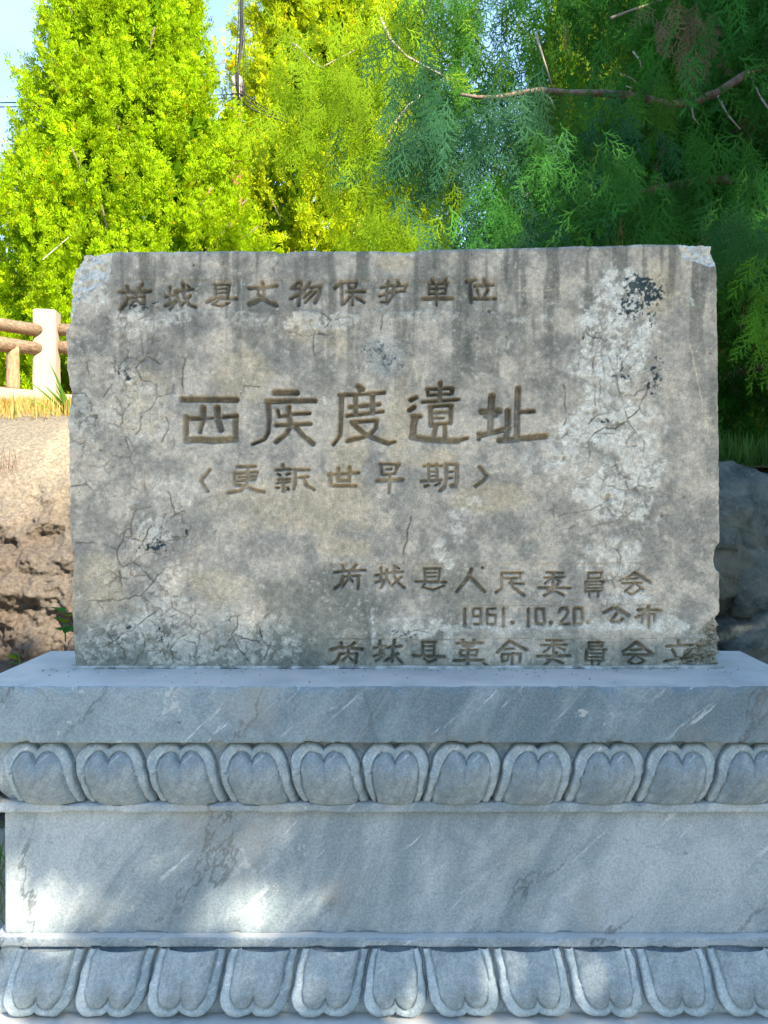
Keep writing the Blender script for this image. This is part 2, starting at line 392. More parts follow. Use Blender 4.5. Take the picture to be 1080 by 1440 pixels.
# lotus bands -------------------------------------------------------
def prof_upper(v):     # v 0 top .. 1 bottom -> (outward offset from core D=1.955, z)
    z = .823+(.677-.823)*v
    out = .030+.012*np.sin(np.clip(v*1.5, 0, 1)*np.pi/2)-.034*np.clip((v-.42)/.58, 0, 1)**1.9
    return out, z
def prof_lower(v):
    z = .351+(.2060-.351)*v
    out = .020+.034*np.sin(v*np.pi/2)**1.05-.010*np.clip((v-.86)/.14, 0, 1)**2
    return out, z
def band_core(name, prof):
    vs_ = np.linspace(0, 1, 24); o_, z_ = prof(vs_)
    o_ = o_-.017      # groove depth below petals
    x0, x1, y0, y1 = WX0, WX1, yD(1.955), yb_c-.055
    V = []; Fq = []
    for k in range(24):
        e = o_[k]; V += [(x0-e, y0-e, z_[k]), (x1+e, y0-e, z_[k]), (x1+e, y1+e, z_[k]), (x0-e, y1+e, z_[k])]
    for k in range(23):
        for c_ in range(4): Fq.append((k*4+c_, (k+1)*4+c_, (k+1)*4+(c_+1) % 4, k*4+(c_+1) % 4))
    Fq.append((0, 1, 2, 3)[::1]); Fq.append(tuple(23*4+i for i in (3, 2, 1, 0)))
    me = bpy.data.meshes.new(name); me.from_pydata(V, [], Fq); me.update(); return me
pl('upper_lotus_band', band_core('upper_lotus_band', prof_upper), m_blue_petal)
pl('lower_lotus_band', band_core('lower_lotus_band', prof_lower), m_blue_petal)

def petal_mesh(kind, Ltop, Rtop, Lbot, Rbot, seed, pitch=.1612):
    """front petal; local x centred, y = outward negative from core plane, z absolute"""
    prof = prof_upper if kind == 'u' else prof_lower
    nu, nv = (86, 66) if pitch > .15 else (50, 40)
    u, v = np.meshgrid(np.linspace(0, 1, nu), np.linspace(0.004, .996, nv))
    H = .146
    w = v if kind == 'u' else 1-v          # w: 0 at lobed end .. 1 at the open end
    up_ = np.abs(2*u-1); c0 = .44
    def lobes(a, nin, nout):
        return np.where(a < c0, nin*(1-np.sqrt(np.clip(1-((c0-a)/c0)**2, 0, 1))), nout*(1-np.sqrt(np.clip(1-((a-c0)/(1.0-c0))**2, 0, 1))))
    top_o = .02+lobes(np.clip(up_, 0, 1), .11, .46)
    narrow = .008+.012*w
    do = np.minimum(np.minimum(u-narrow, 1-narrow-u)*pitch, (w-top_o)*H)
    ins = .14
    ui = np.clip(np.abs(2*u-1)/(1-2*ins), 0, 1)
    top_i = .175+lobes(ui, .20, .42)
    di = np.minimum(np.minimum(u-ins-.01*w, 1-ins-.01*w-u)*pitch, (w-top_i)*H)
    j = (fbm(u*6+seed*3, v*6+seed, 4, 150)-.5); j2 = (fbm(u*7+seed*5, v*7+seed*2, 4, 155)-.5)
    do = do+j*.007; di = di+j2*.009
    h = -.017+.0180*sm(-.0012, .0040, do)               # rim
    h = h+.0038*sm(.002, .009, do)
    h = h-.0075*np.exp(-((di+.0006)/.0022)**2)
    h = h+.0075*np.sqrt(np.clip(di/.011, 0, 1))*(di > 0)+.0070*sm(.004, .045, di)
    h = h+(fbm(u*26+seed, v*26+seed*2, 3, 160)-.5)*.0022+j*.003
    out, z = prof(v)
    shL = Ltop+(Lbot-Ltop)*(v**2.1 if kind == 'u' else v**.65)
    shR = Rtop+(Rbot-Rtop)*(v**2.1 if kind == 'u' else v**.65)
    x = (-pitch/2+shL)*(1-u)+(pitch/2+shR)*u
    dv = .004; oa, za = prof(np.clip(v-dv, 0, 1)); ob, zb_ = prof(np.clip(v+dv, 0, 1))
    ty, tz = ob-oa, zb_-za; ln = np.sqrt(ty**2+tz**2); ny, nz = -tz/ln, ty/ln
    yy = -(out-.001)-h*ny; zz = z+h*nz
    zz = np.clip(zz, .2065 if kind == 'l' else .6785, .8235 if kind == 'u' else .3495)
    V = np.stack([x, yy, zz], -1).reshape(-1, 3)
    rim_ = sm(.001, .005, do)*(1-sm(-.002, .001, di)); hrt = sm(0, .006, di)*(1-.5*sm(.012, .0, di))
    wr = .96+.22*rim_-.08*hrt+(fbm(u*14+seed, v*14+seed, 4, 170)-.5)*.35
    cw = np.stack([wr, wr*1.0, wr*1.0], -1)*(1-.30*(1-sm(-.002, .003, do)))[..., None]  # rims paler from wear; hearts and gaps between petals darker
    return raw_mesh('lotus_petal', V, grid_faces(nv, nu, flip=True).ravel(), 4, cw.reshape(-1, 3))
SH = .024
cache = {}
def petal(kind, i):
    s = 1 if i < 0 else (-1 if i > 0 else 0)
    if kind == 'u':
        Lt, Rt = 0, 0
        Lb, Rb = (SH, SH) if s > 0 else ((-SH, -SH) if s < 0 else (SH, -SH))
    else:
        k = .028
        Lt, Rt = (k, k) if s > 0 else ((-k, -k) if s < 0 else (k, -k))
        Lb, Rb = 0, 0
    return petal_mesh(kind, Lt, Rt, Lb, Rb, abs(hash((kind, i))) % 50 if False else (i+11)*(2 if kind == 'u' else 3))
for kind in 'ul':
    for i in range(-5, 6):
        me = petal(kind, i)
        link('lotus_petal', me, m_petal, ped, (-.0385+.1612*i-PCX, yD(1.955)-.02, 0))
    for side in (-1, 1):         # petals that turn the corner onto the ends
        for k in (-1, 0, 1):
            me = petal_mesh(kind, 0, 0, 0, 0, 40+k, pitch=.125)
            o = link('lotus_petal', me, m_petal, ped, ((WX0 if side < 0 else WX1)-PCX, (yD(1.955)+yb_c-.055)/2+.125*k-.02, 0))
            o.rotation_euler = (0, 0, -math.pi/2 if side < 0 else math.pi/2)

# ------------------------------------------------------------------ stele
CH = []
def T(ox, oy, s, txt):
    """strokes traced as 'w x,y x,y ...;' in an enlarged crop with origin ox,oy and scale s"""
    for st in txt.replace('\n', ' ').split(';'):
        st = st.split()
        if not st: continue
        ws = [float(a)/s for a in st[0].split('>')]
        pts = [(ox+float(a.split(',')[0])/s, oy+float(a.split(',')[1])/s) for a in st[1:]]
        CH.append((ws[0], ws[-1], pts))
# title
T(240, 530, 5.143, '''42 80,162 475,165; 38 110,290 108,462; 32 108,300 215,300; 44>30 232,225 235,300 207,398; 44 335,222 337,310 362,382;
32 375,290 475,280; 38 468,288 468,455; 46 115,458 200,452 300,462 462,450; 18 250,300 330,295;
42 748,112 912,113; 36 692,176 1042,170; 40>22 702,182 710,300 704,400 678,450 592,487; 26 772,245 778,288 838,276; 34 852,218 852,290;
28 882,266 1000,262; 30 757,350 1010,338; 34 856,290 866,350 838,410 762,468; 38 892,352 960,430 1028,482''')
T(450, 530, 5.143, '''38 276,66 308,86; 26 285,85 285,112; 28 138,130 250,126 465,112; 38>26 156,134 150,300 144,420 98,490; 32 212,216 430,196;
34 256,140 256,268; 38 380,128 378,258; 28 192,281 455,249; 30 228,326 415,314; 32 408,316 404,368 358,420 290,440 197,462;
36 238,338 320,410 400,446 495,482; 26 490,482 540,468;
34 657,166 694,148; 36 648,240 682,216; 30 668,282 728,282; 50 690,292 676,350 674,430; 44 664,434 760,450 900,460 995,464; 28 990,462 1068,442;
34 872,42 868,165; 26 772,88 960,80; 28 776,90 782,130; 30 960,82 954,118; 22 782,130 950,120; 26 742,180 1005,162;
26 792,212 960,205; 34 802,215 802,350; 34 950,210 946,330; 20 802,258 940,256; 14 802,298 896,297; 24 802,342 946,332; 34 840,346 826,420; 34 905,346 905,430''')
T(600, 530, 5.143, '''52>42 475,140 467,230 463,400; 46 398,252 528,247; 46 435,280 500,272; 32 377,410 380,450; 38 382,426 480,402 598,370;
42 590,245 590,350 578,440; 44 665,85 660,200 656,428; 32 682,252 778,247; 44 528,460 650,450 865,428''')
# subtitle
T(270, 640, 4.909, '''19 122,100 60,180 105,250; 20 315,82 435,78; 20 385,85 382,140 375,200 340,245 250,262; 16 290,130 450,115; 20 290,125 290,180 435,168;
18 450,115 435,170; 14 320,152 430,145; 22 300,205 360,215 430,240 495,255; 20 625,66 628,85; 18 575,103 680,98; 16 590,130 605,140; 16 655,132 675,128;
16 595,170 675,165; 14 580,195 675,185; 20 627,165 627,250; 14 580,225 600,225; 16 650,225 665,240; 20 700,100 805,102; 18 710,105 712,200 700,235; 16 720,155 800,150; 20 770,155 790,210 840,238''')
T(400, 640, 3.484, '''15 226,90 226,150 350,152; 15 265,66 262,124 310,125; 15 320,60 318,128; 13 213,96 365,86''')
T(480, 640, 4.909, '''17 267,61 400,66; 18 275,62 280,135; 18 390,66 370,130; 14 280,136 370,128; 14 312,100 345,95; 25 242,180 424,171; 19 336,140 330,262;
17 570,76 695,72; 18 600,62 605,180; 18 660,62 662,175; 10 610,115 640,115; 10 610,145 640,143; 19 552,182 690,172; 17 577,215 600,208; 15 650,210 680,195;
22 725,62 728,150 715,220 682,249; 18 725,62 800,64; 26 798,64 800,180 790,215 758,212; 13 740,118 770,112; 13 740,160 765,155; 22 956,82 1005,140 985,175 927,214''')
# first line
T(150, 380, 5.4, '''26 92,166 330,158; 30 152,124 156,155; 24 265,104 235,150; 18 150,212 285,191; 26 150,205 140,260 102,294; 24 280,192 275,288; 20 220,166 215,220 177,264; 18 217,220 256,254;
22 475,122 470,250; 22 445,196 520,176; 24 442,266 520,236; 20 512,160 650,140; 22 530,150 530,220 477,294; 24 575,98 580,190 620,258 672,278; 20 630,190 562,264; 18 608,110 620,125; 14 545,205 550,250;
16 810,106 935,105; 20 820,106 820,195; 18 930,106 915,200; 10 835,140 905,135; 10 835,170 900,165; 24 757,240 820,206 983,213; 17 842,222 802,254 870,270 930,240''')
T(340, 380, 5.4, '''24 155,88 158,120; 26 57,136 150,131 264,116; 16 125,150 120,188 165,190; 20 166,145 165,196; 34 58,258 150,214; 28 152,212 200,240 262,266;
18 430,90 372,135; 20 380,140 475,130; 22 450,88 445,180 432,266; 22 372,214 470,165; 18 515,92 462,160; 20 500,126 600,121; 26 598,122 580,200 558,243; 16 530,150 467,210; 18 560,160 482,244;
24 750,96 707,134; 22 756,110 762,258; 13 750,93 800,91; 15 800,90 875,88; 18 805,92 815,133; 18 870,92 860,130; 13 815,133 860,130; 20 797,160 934,160; 18 842,150 840,262; 18 820,200 777,249; 21 862,202 928,244''')
T(520, 380, 5.4, '''18 140,78 126,170 130,238 88,240; 20 82,130 165,110; 20 77,194 160,160; 20 215,78 225,100; 19 182,116 280,110; 21 182,116 176,190 132,248; 17 192,160 270,155; 17 275,115 265,158;
18 472,72 490,95; 19 580,67 562,95; 16 446,100 590,95; 16 447,100 451,178; 16 585,96 576,174; 12 450,136 580,131; 13 450,175 575,170; 17 512,100 508,262; 26 403,213 632,211;
22 738,85 808,67; 23 766,92 770,238; 23 870,68 870,105; 25 802,115 938,106; 19 816,142 836,195; 21 900,142 862,208; 23 792,213 958,211''')
# second to last lines
T(460, 785, 4.5, '''15 47,90 150,80 238,78; 14 95,47 105,75; 15 185,42 155,75; 12 95,119 205,111; 17 100,116 85,165 47,194; 17 200,113 195,193; 14 140,90 130,135 97,184; 12 132,115 160,150;
15 340,62 340,150; 15 307,111 370,96; 15 307,156 370,141; 15 375,76 378,130 342,189; 14 372,95 478,88; 15 425,52 425,120 455,165 488,189; 14 470,120 412,174; 10 385,140 395,165; 11 440,60 455,68;
13 615,68 720,68; 14 620,68 620,145; 12 715,70 705,145; 8 635,95 690,92; 8 635,120 690,118; 15 562,150 753,155; 12 622,162 602,185 670,205 738,176;
20 913,72 890,130 822,213; 19 902,112 950,165 998,213; 14 984,62 987,62''')
T(690, 785, 4.5, '''15 70,96 200,96; 17 72,96 72,193 37,219; 12 195,96 190,130; 12 80,130 190,128; 13 120,161 213,165; 17 130,136 142,185 213,238;
15 357,91 460,96; 13 342,125 468,120; 15 400,100 395,180; 12 385,130 347,160; 11 412,130 445,150; 15 307,189 508,190; 15 430,160 400,210 342,239; 15 367,206 420,215 468,239;
13 620,95 710,91; 13 622,96 622,135; 12 705,93 700,130; 12 620,132 700,128; 13 602,150 720,150; 14 606,151 601,213; 14 715,151 712,203; 8 620,170 700,168; 9 607,191 705,189; 12 605,212 712,208; 13 630,215 628,243; 13 685,211 682,243;
17 915,92 870,125 822,140; 17 917,92 960,120 1018,155; 12 870,136 940,126; 13 837,160 960,156; 13 908,166 862,208; 13 958,192 900,233 854,212; 12 930,166 970,203''')
T(640, 840, 3.6, '''13 50,60 50,150; 10 94,60 130,59 131,140 98,138; 9 92,60 92,98 128,99; 10 204,59 165,60 164,139 204,140 206,93 168,92; 13 245,60 245,150; 21 289,130 291,130;
13 372,60 372,148; 13 414,60 450,60 455,138 413,138 411,62; 21 487,130 489,130; 13 530,76 537,58 565,56 575,76 560,102 529,138 580,138; 14 605,58 645,58 648,138 605,138 604,60; 20 674,128 677,128;
15 800,56 757,78; 17 820,56 883,94; 13 820,82 792,124 835,130 850,112; 13 927,65 1043,68; 15 985,47 960,85 917,105; 11 950,89 1015,86; 11 955,90 950,130; 11 1015,88 1010,125; 13 985,76 985,150''')
T(450, 885, 5.4, '''23 82,159 140,141 323,155; 20 157,107 165,135; 21 258,107 225,135; 17 150,191 280,189; 21 150,190 130,240 88,278; 21 278,192 270,273; 18 215,152 205,210 162,254; 16 212,210 250,245;
21 455,97 455,210; 19 407,146 490,131; 17 407,205 480,196; 21 480,152 480,210 423,244; 19 472,146 618,131; 19 565,93 551,160 550,248; 21 590,192 492,244; 14 562,202 628,263;
17 776,101 880,101; 21 781,101 781,195; 17 870,101 865,200; 10 795,135 855,131; 10 795,165 850,165; 23 708,206 943,215; 19 792,231 820,258 878,236''')
T(630, 885, 5.4, '''19 67,111 263,106; 19 110,87 115,125; 19 200,87 195,125; 14 115,131 195,129; 15 96,165 230,161; 17 96,166 96,205; 17 225,161 215,203; 14 100,205 215,201; 21 155,131 151,283; 20 47,241 268,239; 10 270,260 300,280;
21 465,92 378,178; 21 465,92 602,164; 12 432,155 500,151; 14 410,195 470,195; 17 411,196 415,250; 14 465,196 455,245; 12 415,246 455,243; 17 490,186 488,288; 13 496,190 555,188; 17 555,191 545,253;
17 752,86 870,90; 17 712,125 903,120; 19 805,96 805,208; 17 790,131 732,179; 15 822,131 890,165; 21 682,210 928,206; 19 830,181 800,230 738,274; 17 762,236 820,241 878,264''')
T(810, 885, 5.143, '''15 96,99 205,99; 17 99,99 99,145; 15 200,99 195,130; 12 101,125 190,128; 15 81,151 220,151; 19 81,152 73,228; 15 205,155 200,228; 10 95,178 195,178; 10 90,205 195,205; 13 80,229 205,231; 15 120,236 125,263; 13 175,236 161,268;
20 440,97 347,164; 21 440,97 558,184; 14 402,155 480,151; 17 352,186 553,191; 15 430,196 382,239; 15 382,241 440,264 498,236; 12 450,200 500,234;
21 745,83 748,115; 19 657,126 848,116; 21 702,152 730,210; 19 643,239 750,211; 17 840,152 792,200; 19 750,216 858,216''')
NTITLE = 18+12+0
CR = []
def K(ox, oy, s, txt):
    for st in txt.replace('\n', ' ').split(';'):
        st = st.split()
        if st: CR.append([(ox+float(a.split(',')[0])/s, oy+float(a.split(',')[1])/s) for a in st])
K(90, 640, 3.484, '''60,430 190,435 260,465 290,420 300,370 330,360 350,270 420,255; 260,465 270,530 290,550 400,480 470,485; 300,400 385,430 400,480; 100,720 240,710 375,690 440,620 500,550;
375,690 435,745 470,750 350,840 240,915 185,945; 185,850 240,915; 320,800 370,850 395,900 390,960 340,1030; 270,570 285,690; 345,530 440,620; 470,750 510,800 550,780; 510,180 545,290 480,350 470,400;
545,290 610,265; 580,290 580,330 625,350 600,400 520,405; 820,880 850,840 850,790; 820,880 850,940 900,1010; 960,850 970,900 1000,940 980,1000; 20,155 100,140; 600,880 560,900 520,950 530,1000; 650,960 640,920 590,905;
245,910 290,950 300,1000; 400,960 480,960 500,1010; 870,900 960,910; 330,360 330,400 300,400; 440,300 430,350 400,400 385,430''')
K(90, 340, 3.484, '''380,490 390,560 420,565 470,600; 400,570 350,620 250,640 245,610; 235,700 210,735 190,760; 450,700 455,760 420,820 370,840; 595,570 580,700 590,745; 860,750 885,705 960,710; 30,745 100,740 140,800;
380,840 380,900 350,940; 250,940 300,960 320,1020; 455,760 530,740 540,700; 250,760 290,840 280,900; 160,850 150,920; 350,620 380,680 450,700; 500,860 510,920 480,980''')
K(710, 340, 3.484, '''510,560 540,640 560,740 580,800 600,880 640,930 685,980 680,1030; 600,880 540,915 490,910 440,940 410,970; 600,870 660,820 700,700; 560,760 640,755 690,700; 410,890 440,855 560,830;
430,620 440,560 500,555; 440,700 445,800; 290,700 300,820 290,900; 400,450 520,500; 640,930 600,970 620,1020; 410,970 415,1060''')
K(710, 640, 3.484, '''500,225 420,270 330,285 260,300; 500,250 530,300 600,300 640,270 650,230; 545,460 570,500 560,570; 360,130 400,110 440,90; 560,90 600,110; 430,350 520,330 560,310''')
K(400, 640, 3.484, '''620,300 600,370 605,420 580,480 585,530; 590,880 640,860 700,870; 20,160 0,180''')
K(400, 340, 3.484, '''120,400 150,440 140,500 150,560; 20,440 90,460 210,460 260,430; 180,350 230,380 200,420; 470,430 480,360; 250,380 330,370 340,420''')

def edge_interp(pts): 
    a = np.array(pts, float); return lambda t: np.interp(t, a[:, 0], a[:, 1])
left_e = edge_interp([(340, 112), (357, 113), (372, 105), (390, 97.5), (420, 96), (445, 95), (458, 93), (470, 92), (500, 94), (520, 93.5), (536, 96), (552, 99.5), (575, 97), (590, 95), (620, 96), (660, 96.5), (700, 97.5), (730, 97), (745, 98), (765, 100), (778, 103), (800, 103), (816, 101), (850, 100), (880, 102), (905, 104), (925, 105), (945, 106)])
right_e = edge_interp([(340, 1002), (350, 1003.5), (360, 1005), (373, 1008), (390, 1009), (450, 1009.5), (600, 1011), (700, 1012), (762, 1013), (772, 1009.5), (785, 1008), (798, 1008.5), (806, 1012.5), (860, 1013), (870, 1009), (884, 1013), (945, 1014)])
top_e = edge_interp([(90, 364), (105, 357), (113, 356), (130, 355), (160, 354), (250, 353.4), (330, 353), (384, 353), (392, 356.5), (402, 355.5), (415, 353), (430, 352), (470, 353.5), (520, 352.5), (560, 353), (566, 355), (580, 354), (592, 351), (640, 350), (720, 348.5), (800, 346), (900, 344), (950, 343), (985, 342.5), (1000, 343.5), (1015, 345)])
BOT = 942.5
ys_list = []
y = 342.0
while y < BOT:
    ys_list.append(y)
    text = (388 < y < 438) or (533 < y < 634) or (645 < y < 696) or (790 < y < 942)
    y += 0.94 if text else 1.6
vrow = (np.array(ys_list+[BOT])-342.0)/(BOT-342.0)
ucol = np.linspace(0, 1, 735)
U, Vv = np.meshgrid(ucol, vrow)
PX = 96+U*916; PY = 342+Vv*(BOT-342)
for _ in range(3):
    l = left_e(PY); r = right_e(PY); t = top_e(PX)
    eu = .8*(fbm(PX*0+3, PY*.12+3, 4, 300)-.5)*3
    er = (fbm(PX*0+3, PY*.15+30, 4, 305)-.5)*2.2
    et = (fbm(PX*.10+3, PY*0+3, 4, 310)-.5)*2.6
    PX = (l+eu)*(1-U)+(r+er)*U
    PY = (t+et)*(1-Vv)+BOT*Vv
npx, npy = PX, PY
H = (fbm(npx*.012+5, npy*.012+5, 3, 320)-.5)*3.0+(fbm(npx*.09+5, npy*.09+5, 4, 330)-.5)*1.5+(fbm(npx*.45+5, npy*.45+5, 2, 340)-.5)*.55
# wobble used when measuring strokes so the cuts are not ruler-straight
wx = (fbm(npx*.16+50, npy*.16+50, 3, 350)-.5)*2.2; wy = (fbm(npx*.16+90, npy*.16+90, 3, 360)-.5)*2.2
rowy = PY[:, 367]; colx = PX[300, :]
def seg_apply(pts, w0, w1, fn, wob=1.0, pad=6):
    a = np.array(pts, float); tot = max(1e-6, np.sum(np.hypot(*(a[1:]-a[:-1]).T)))
    m = max(w0, w1)/2+pad
    r0, r1 = np.searchsorted(rowy, [a[:, 1].min()-m-4, a[:, 1].max()+m+4]); c0_, c1_ = np.searchsorted(colx, [a[:, 0].min()-m-8, a[:, 0].max()+m+8])
    if r1 <= r0 or c1_ <= c0_: return
    X_ = npx[r0:r1, c0_:c1_]+wx[r0:r1, c0_:c1_]*wob; Y_ = npy[r0:r1, c0_:c1_]+wy[r0:r1, c0_:c1_]*wob
    best = np.full(X_.shape, 1e9); acc = 0
    for p, q in zip(a[:-1], a[1:]):
        d = q-p; L2 = max(1e-9, d@d); tt_ = np.clip(((X_-p[0])*d[0]+(Y_-p[1])*d[1])/L2, 0, 1)
        dist = np.hypot(X_-p[0]-tt_*d[0], Y_-p[1]-tt_*d[1])
        f = (acc+tt_*math.sqrt(L2))/tot; hw = (w0+(w1-w0)*f)/2
        best = np.minimum(best, dist-hw); acc += math.sqrt(L2)
    fn(slice(r0, r1), slice(c0_, c1_), best)
cut = np.full(PX.shape, 1e3)
cutdepth = np.zeros(PX.shape)
# faint square impressions of the casting blocks round each small character
boxes = [(c_-28, 394, c_+28, 437) for c_ in (190, 251, 311, 371, 432, 492, 553, 615, 677)]
boxes += [(c_-26, 793, c_+26, 838) for c_ in (491, 549, 607, 663, 719, 780, 836, 892)] + [(640, 852, 838, 883), (845, 851, 936, 883)]
boxes += [(c_-26.5, 899, c_+26.5, 940) for c_ in (487, 547, 605, 662, 720, 780, 838, 898, 958)]
for k, (x0, y0, x1, y1) in enumerate(boxes):
    jj = np.random.default_rng(k).uniform(-1.5, 1.5, 4); x0 += jj[0]; x1 += jj[1]; y0 += jj[2]*.7; y1 += jj[3]*.7
    d = np.minimum(np.minimum(npx-x0, x1-npx), np.minimum(npy-y0, y1-npy))+wx*.3
    amp = .6+.8*np.random.default_rng(k+99).random()
    H -= amp*sm(-.5, .8, d)
    H -= 1.1*np.exp(-((d-.3)/.8)**2)*sm(.35, .6, fbm(npx*.05+k*7, npy*.05+3, 2, 370))
for (w0, w1, pts) in CH:
    big = max(w0, w1) > 4.2 and 530 < pts[0][1] < 632
    def f(rs, cs, b, big=big):
        dep = 18 if big else 10
        bevl = 2.4 if big else 1.9
        b = b-(.25 if big else .45)
        g = sm(.9, -bevl, b)
        dd = dep*g
        H_[rs, cs] = np.maximum(H_[rs, cs], dd)
    if 'H_' not in globals(): H_ = np.zeros(PX.shape)
    seg_apply(pts, w0, w1, f, .45)
rough_floor = (fbm(npx*.35+9, npy*.35+9, 3, 380)-.5)*1.6
H = H-H_+rough_floor*sm(.5, 3, H_)
crackm = np.zeros(PX.shape)
for k, pts in enumerate(CR):
    def f(rs, cs, b):
        g = np.exp(-(np.maximum(b, 0)/.75)**2); crackm[rs, cs] = np.maximum(crackm[rs, cs], g)
    a = np.array(pts); 
    # jag the polyline
    out = [a[0]]; r_ = np.random.default_rng(k+500)
    for p, q in zip(a[:-1], a[1:]):
        nseg = max(1, int(np.hypot(*(q-p))/7))
        for s_ in range(1, nseg+1):
            pt = p+(q-p)*s_/nseg
            if s_ < nseg: pt = pt+r_.normal(0, 1.1, 2)
            out.append(pt)
    w = r_.uniform(.1, .7); seg_apply(out, w, w*.5, f, 1.2)
# fine map-cracking
def cells(sc, seed, w):
    X_ = (npx+wx*2.6+14*(fbm(npx*.02+seed, npy*.02, 3, seed)-.5))/sc; Y_ = (npy+wy*2.6+14*(fbm(npx*.02, npy*.02+seed, 3, seed+5)-.5))/sc
    g1_, g2_ = lattice(seed), lattice(seed+1); xi, yi = np.floor(X_).astype(int), np.floor(Y_).astype(int)
    d1 = np.full(X_.shape, 9.); d2 = np.full(X_.shape, 9.)
    for a_ in (-1, 0, 1):
        for b_ in (-1, 0, 1):
            cx_, cy_ = xi+a_, yi+b_; d = np.hypot(X_-cx_-g1_[cx_ & 255, cy_ & 255], Y_-cy_-g2_[cx_ & 255, cy_ & 255])
            d2 = np.where(d < d1, d1, np.minimum(d2, d)); d1 = np.minimum(d1, d)
    return np.exp(-((d2-d1)*sc/w)**2)
zone = np.zeros(PX.shape)
for (cx_, cy_, rx_, ry_) in [(175, 560, 85, 110), (130, 640, 40, 60), (210, 760, 80, 100), (220, 880, 110, 60), (360, 900, 70, 40), (860, 590, 80, 110), (850, 720, 80, 90), (870, 480, 50, 60), (440, 450, 70, 18), (600, 880, 90, 20), (870, 800, 40, 50), (190, 450, 50, 20)]:
    zone = np.maximum(zone, sm(1.25, .7, np.hypot((npx-cx_)/rx_, (npy-cy_)/ry_)+(fbm(npx*.04, npy*.04, 3, 395)-.5)))
big_ = cells(30, 801, 1.5)*sm(.40, .58, fbm(npx*.035+4, npy*.035+4, 3, 805)); small_ = cells(11, 811, 1.1)*sm(.46, .62, fbm(npx*.05+14, npy*.05+4, 3, 815))*.55
crackm = np.maximum(crackm, zone*np.maximum(big_*.85, small_))
crackm *= .5+.5*sm(.3, .6, fbm(npx*.06+9, npy*.06+2, 3, 390))
H -= 1.9*crackm

# breaks, chips, holes
def polydist(pts):
    """signed: >0 inside"""
    a = np.array(pts, float); n_ = len(a); X_, Y_ = npx+wx*2.2, npy+wy*2.2
    best = np.full(X_.shape, 1e9); ins = np.zeros(X_.shape, bool)
    for i in range(n_):
        p, q = a[i], a[(i+1) % n_]; d = q-p; tt_ = np.clip(((X_-p[0])*d[0]+(Y_-p[1])*d[1])/max(1e-9, d@d), 0, 1)
        best = np.minimum(best, np.hypot(X_-p[0]-tt_*d[0], Y_-p[1]-tt_*d[1]))
        if q[1] != p[1]:
            c_ = ((p[1] > Y_) != (q[1] > Y_)) & (X_ < (q[0]-p[0])*(Y_-p[1])/(q[1]-p[1])+p[0]); ins ^= c_
    return np.where(ins, best, -best)
ruf = fbm(npx*.10+3, npy*.13+8, 5, 400, .6)
tl = polydist([(80, 330), (158, 330), (157, 372), (152, 394), (138, 402), (124, 409), (113, 421), (104, 438), (98, 460), (80, 470)])
tr = polydist([(954, 330), (955, 350), (959, 361), (975, 367), (994, 373), (1004, 374), (1030, 372), (1030, 330)])
rc = polydist([(1005, 766), (1000, 780), (1001, 795), (1008, 806), (1030, 806), (1030, 762)])
br = polydist([(1030, 858), (1006, 866), (1000, 872), (984, 884), (979, 893), (990, 897), (978, 903), (962, 915), (957, 930), (950, 950), (1030, 960)])
H -= sm(-.5, 2, tl)*(6.5+np.clip(tl, 0, 30)*.22)+np.where(tl > 0, (ruf-.5)*20, 0)*sm(0, 6, tl)
H -= sm(-.5, 2.5, tr)*(3.5+np.clip(tr, 0, 30)*.3)+np.where(tr > 0, (ruf-.5)*20, 0)*sm(0, 4, tr)
H -= sm(-.5, 3, rc)*(3+np.clip(rc, 0, 30)*.8)
ruf2 = fbm(npx*.13+3+npy*.05, npy*.20+8-npx*.06, 5, 410, .62)
H -= sm(-.5, 2.5, br)*(4+np.clip(br, 0, 30)*.35)+np.where(br > 0, (ruf2-.5)*30, 0)*sm(0, 6, br)
# edge wear: arris rounds away
de = np.minimum(np.minimum(npx-PX[:, :1], PX[:, -1:]-npx), np.minimum(npy-PY[:1, :], BOT-npy))
H -= 3.2*(1-sm(0, 3.4+4*(fbm(npx*.05, npy*.05, 3, 415)-.35), de))
holes = [(855, 700, 3.6, 4.8, 9), (793, 645, 3.0, 3.6, 7), (931, 725.5, 2.0, 1.6, 5), (961, 701, 2.2, 1.0, 3), (991, 720, 1.3, 1.1, 4), (999, 497, 2.4, 1.3, 4), (954.5, 555.5, 1.2, 1.1, 4), (831, 751, 1.6, 1.4, 4), (869, 767, 1.8, 1.1, 4),
         (272, 373, 1.6, 1.4, 5), (384, 380, 1.2, 1.0, 4), (767, 418, 1.2, 1.3, 3), (689, 438, 2.4, 2.2, 5), (672, 475, 1.2, 1.2, 4), (534, 373, 1.1, 1.1, 4), (663, 358, 1.1, 1.1, 4), (712, 474, 1.3, 1.3, 4), (141, 633, 1.6, 1.2, 4), (355, 662, 1, 1, 3), (170, 625, 1.3, 1, 3), (349, 598, 1.5, 1.5, 3)]
hr = np.random.default_rng(5)
holes += [(hr.uniform(110, 1000), hr.uniform(360, 930), hr.uniform(.6, 1.3), hr.uniform(.6, 1.2), 3) for _ in range(70)]
for hx, hy, ra, rb, dp in holes:
    r0, r1 = np.searchsorted(rowy, [hy-14, hy+14]); c0_, c1_ = np.searchsorted(colx, [hx-14, hx+14])
    s_ = np.s_[r0:r1, c0_:c1_]
    q = np.hypot((npx[s_]-hx+wx[s_]*.4)/ra, (npy[s_]-hy+wy[s_]*.4)/rb); H[s_] -= dp*sm(1.25, .55, q)

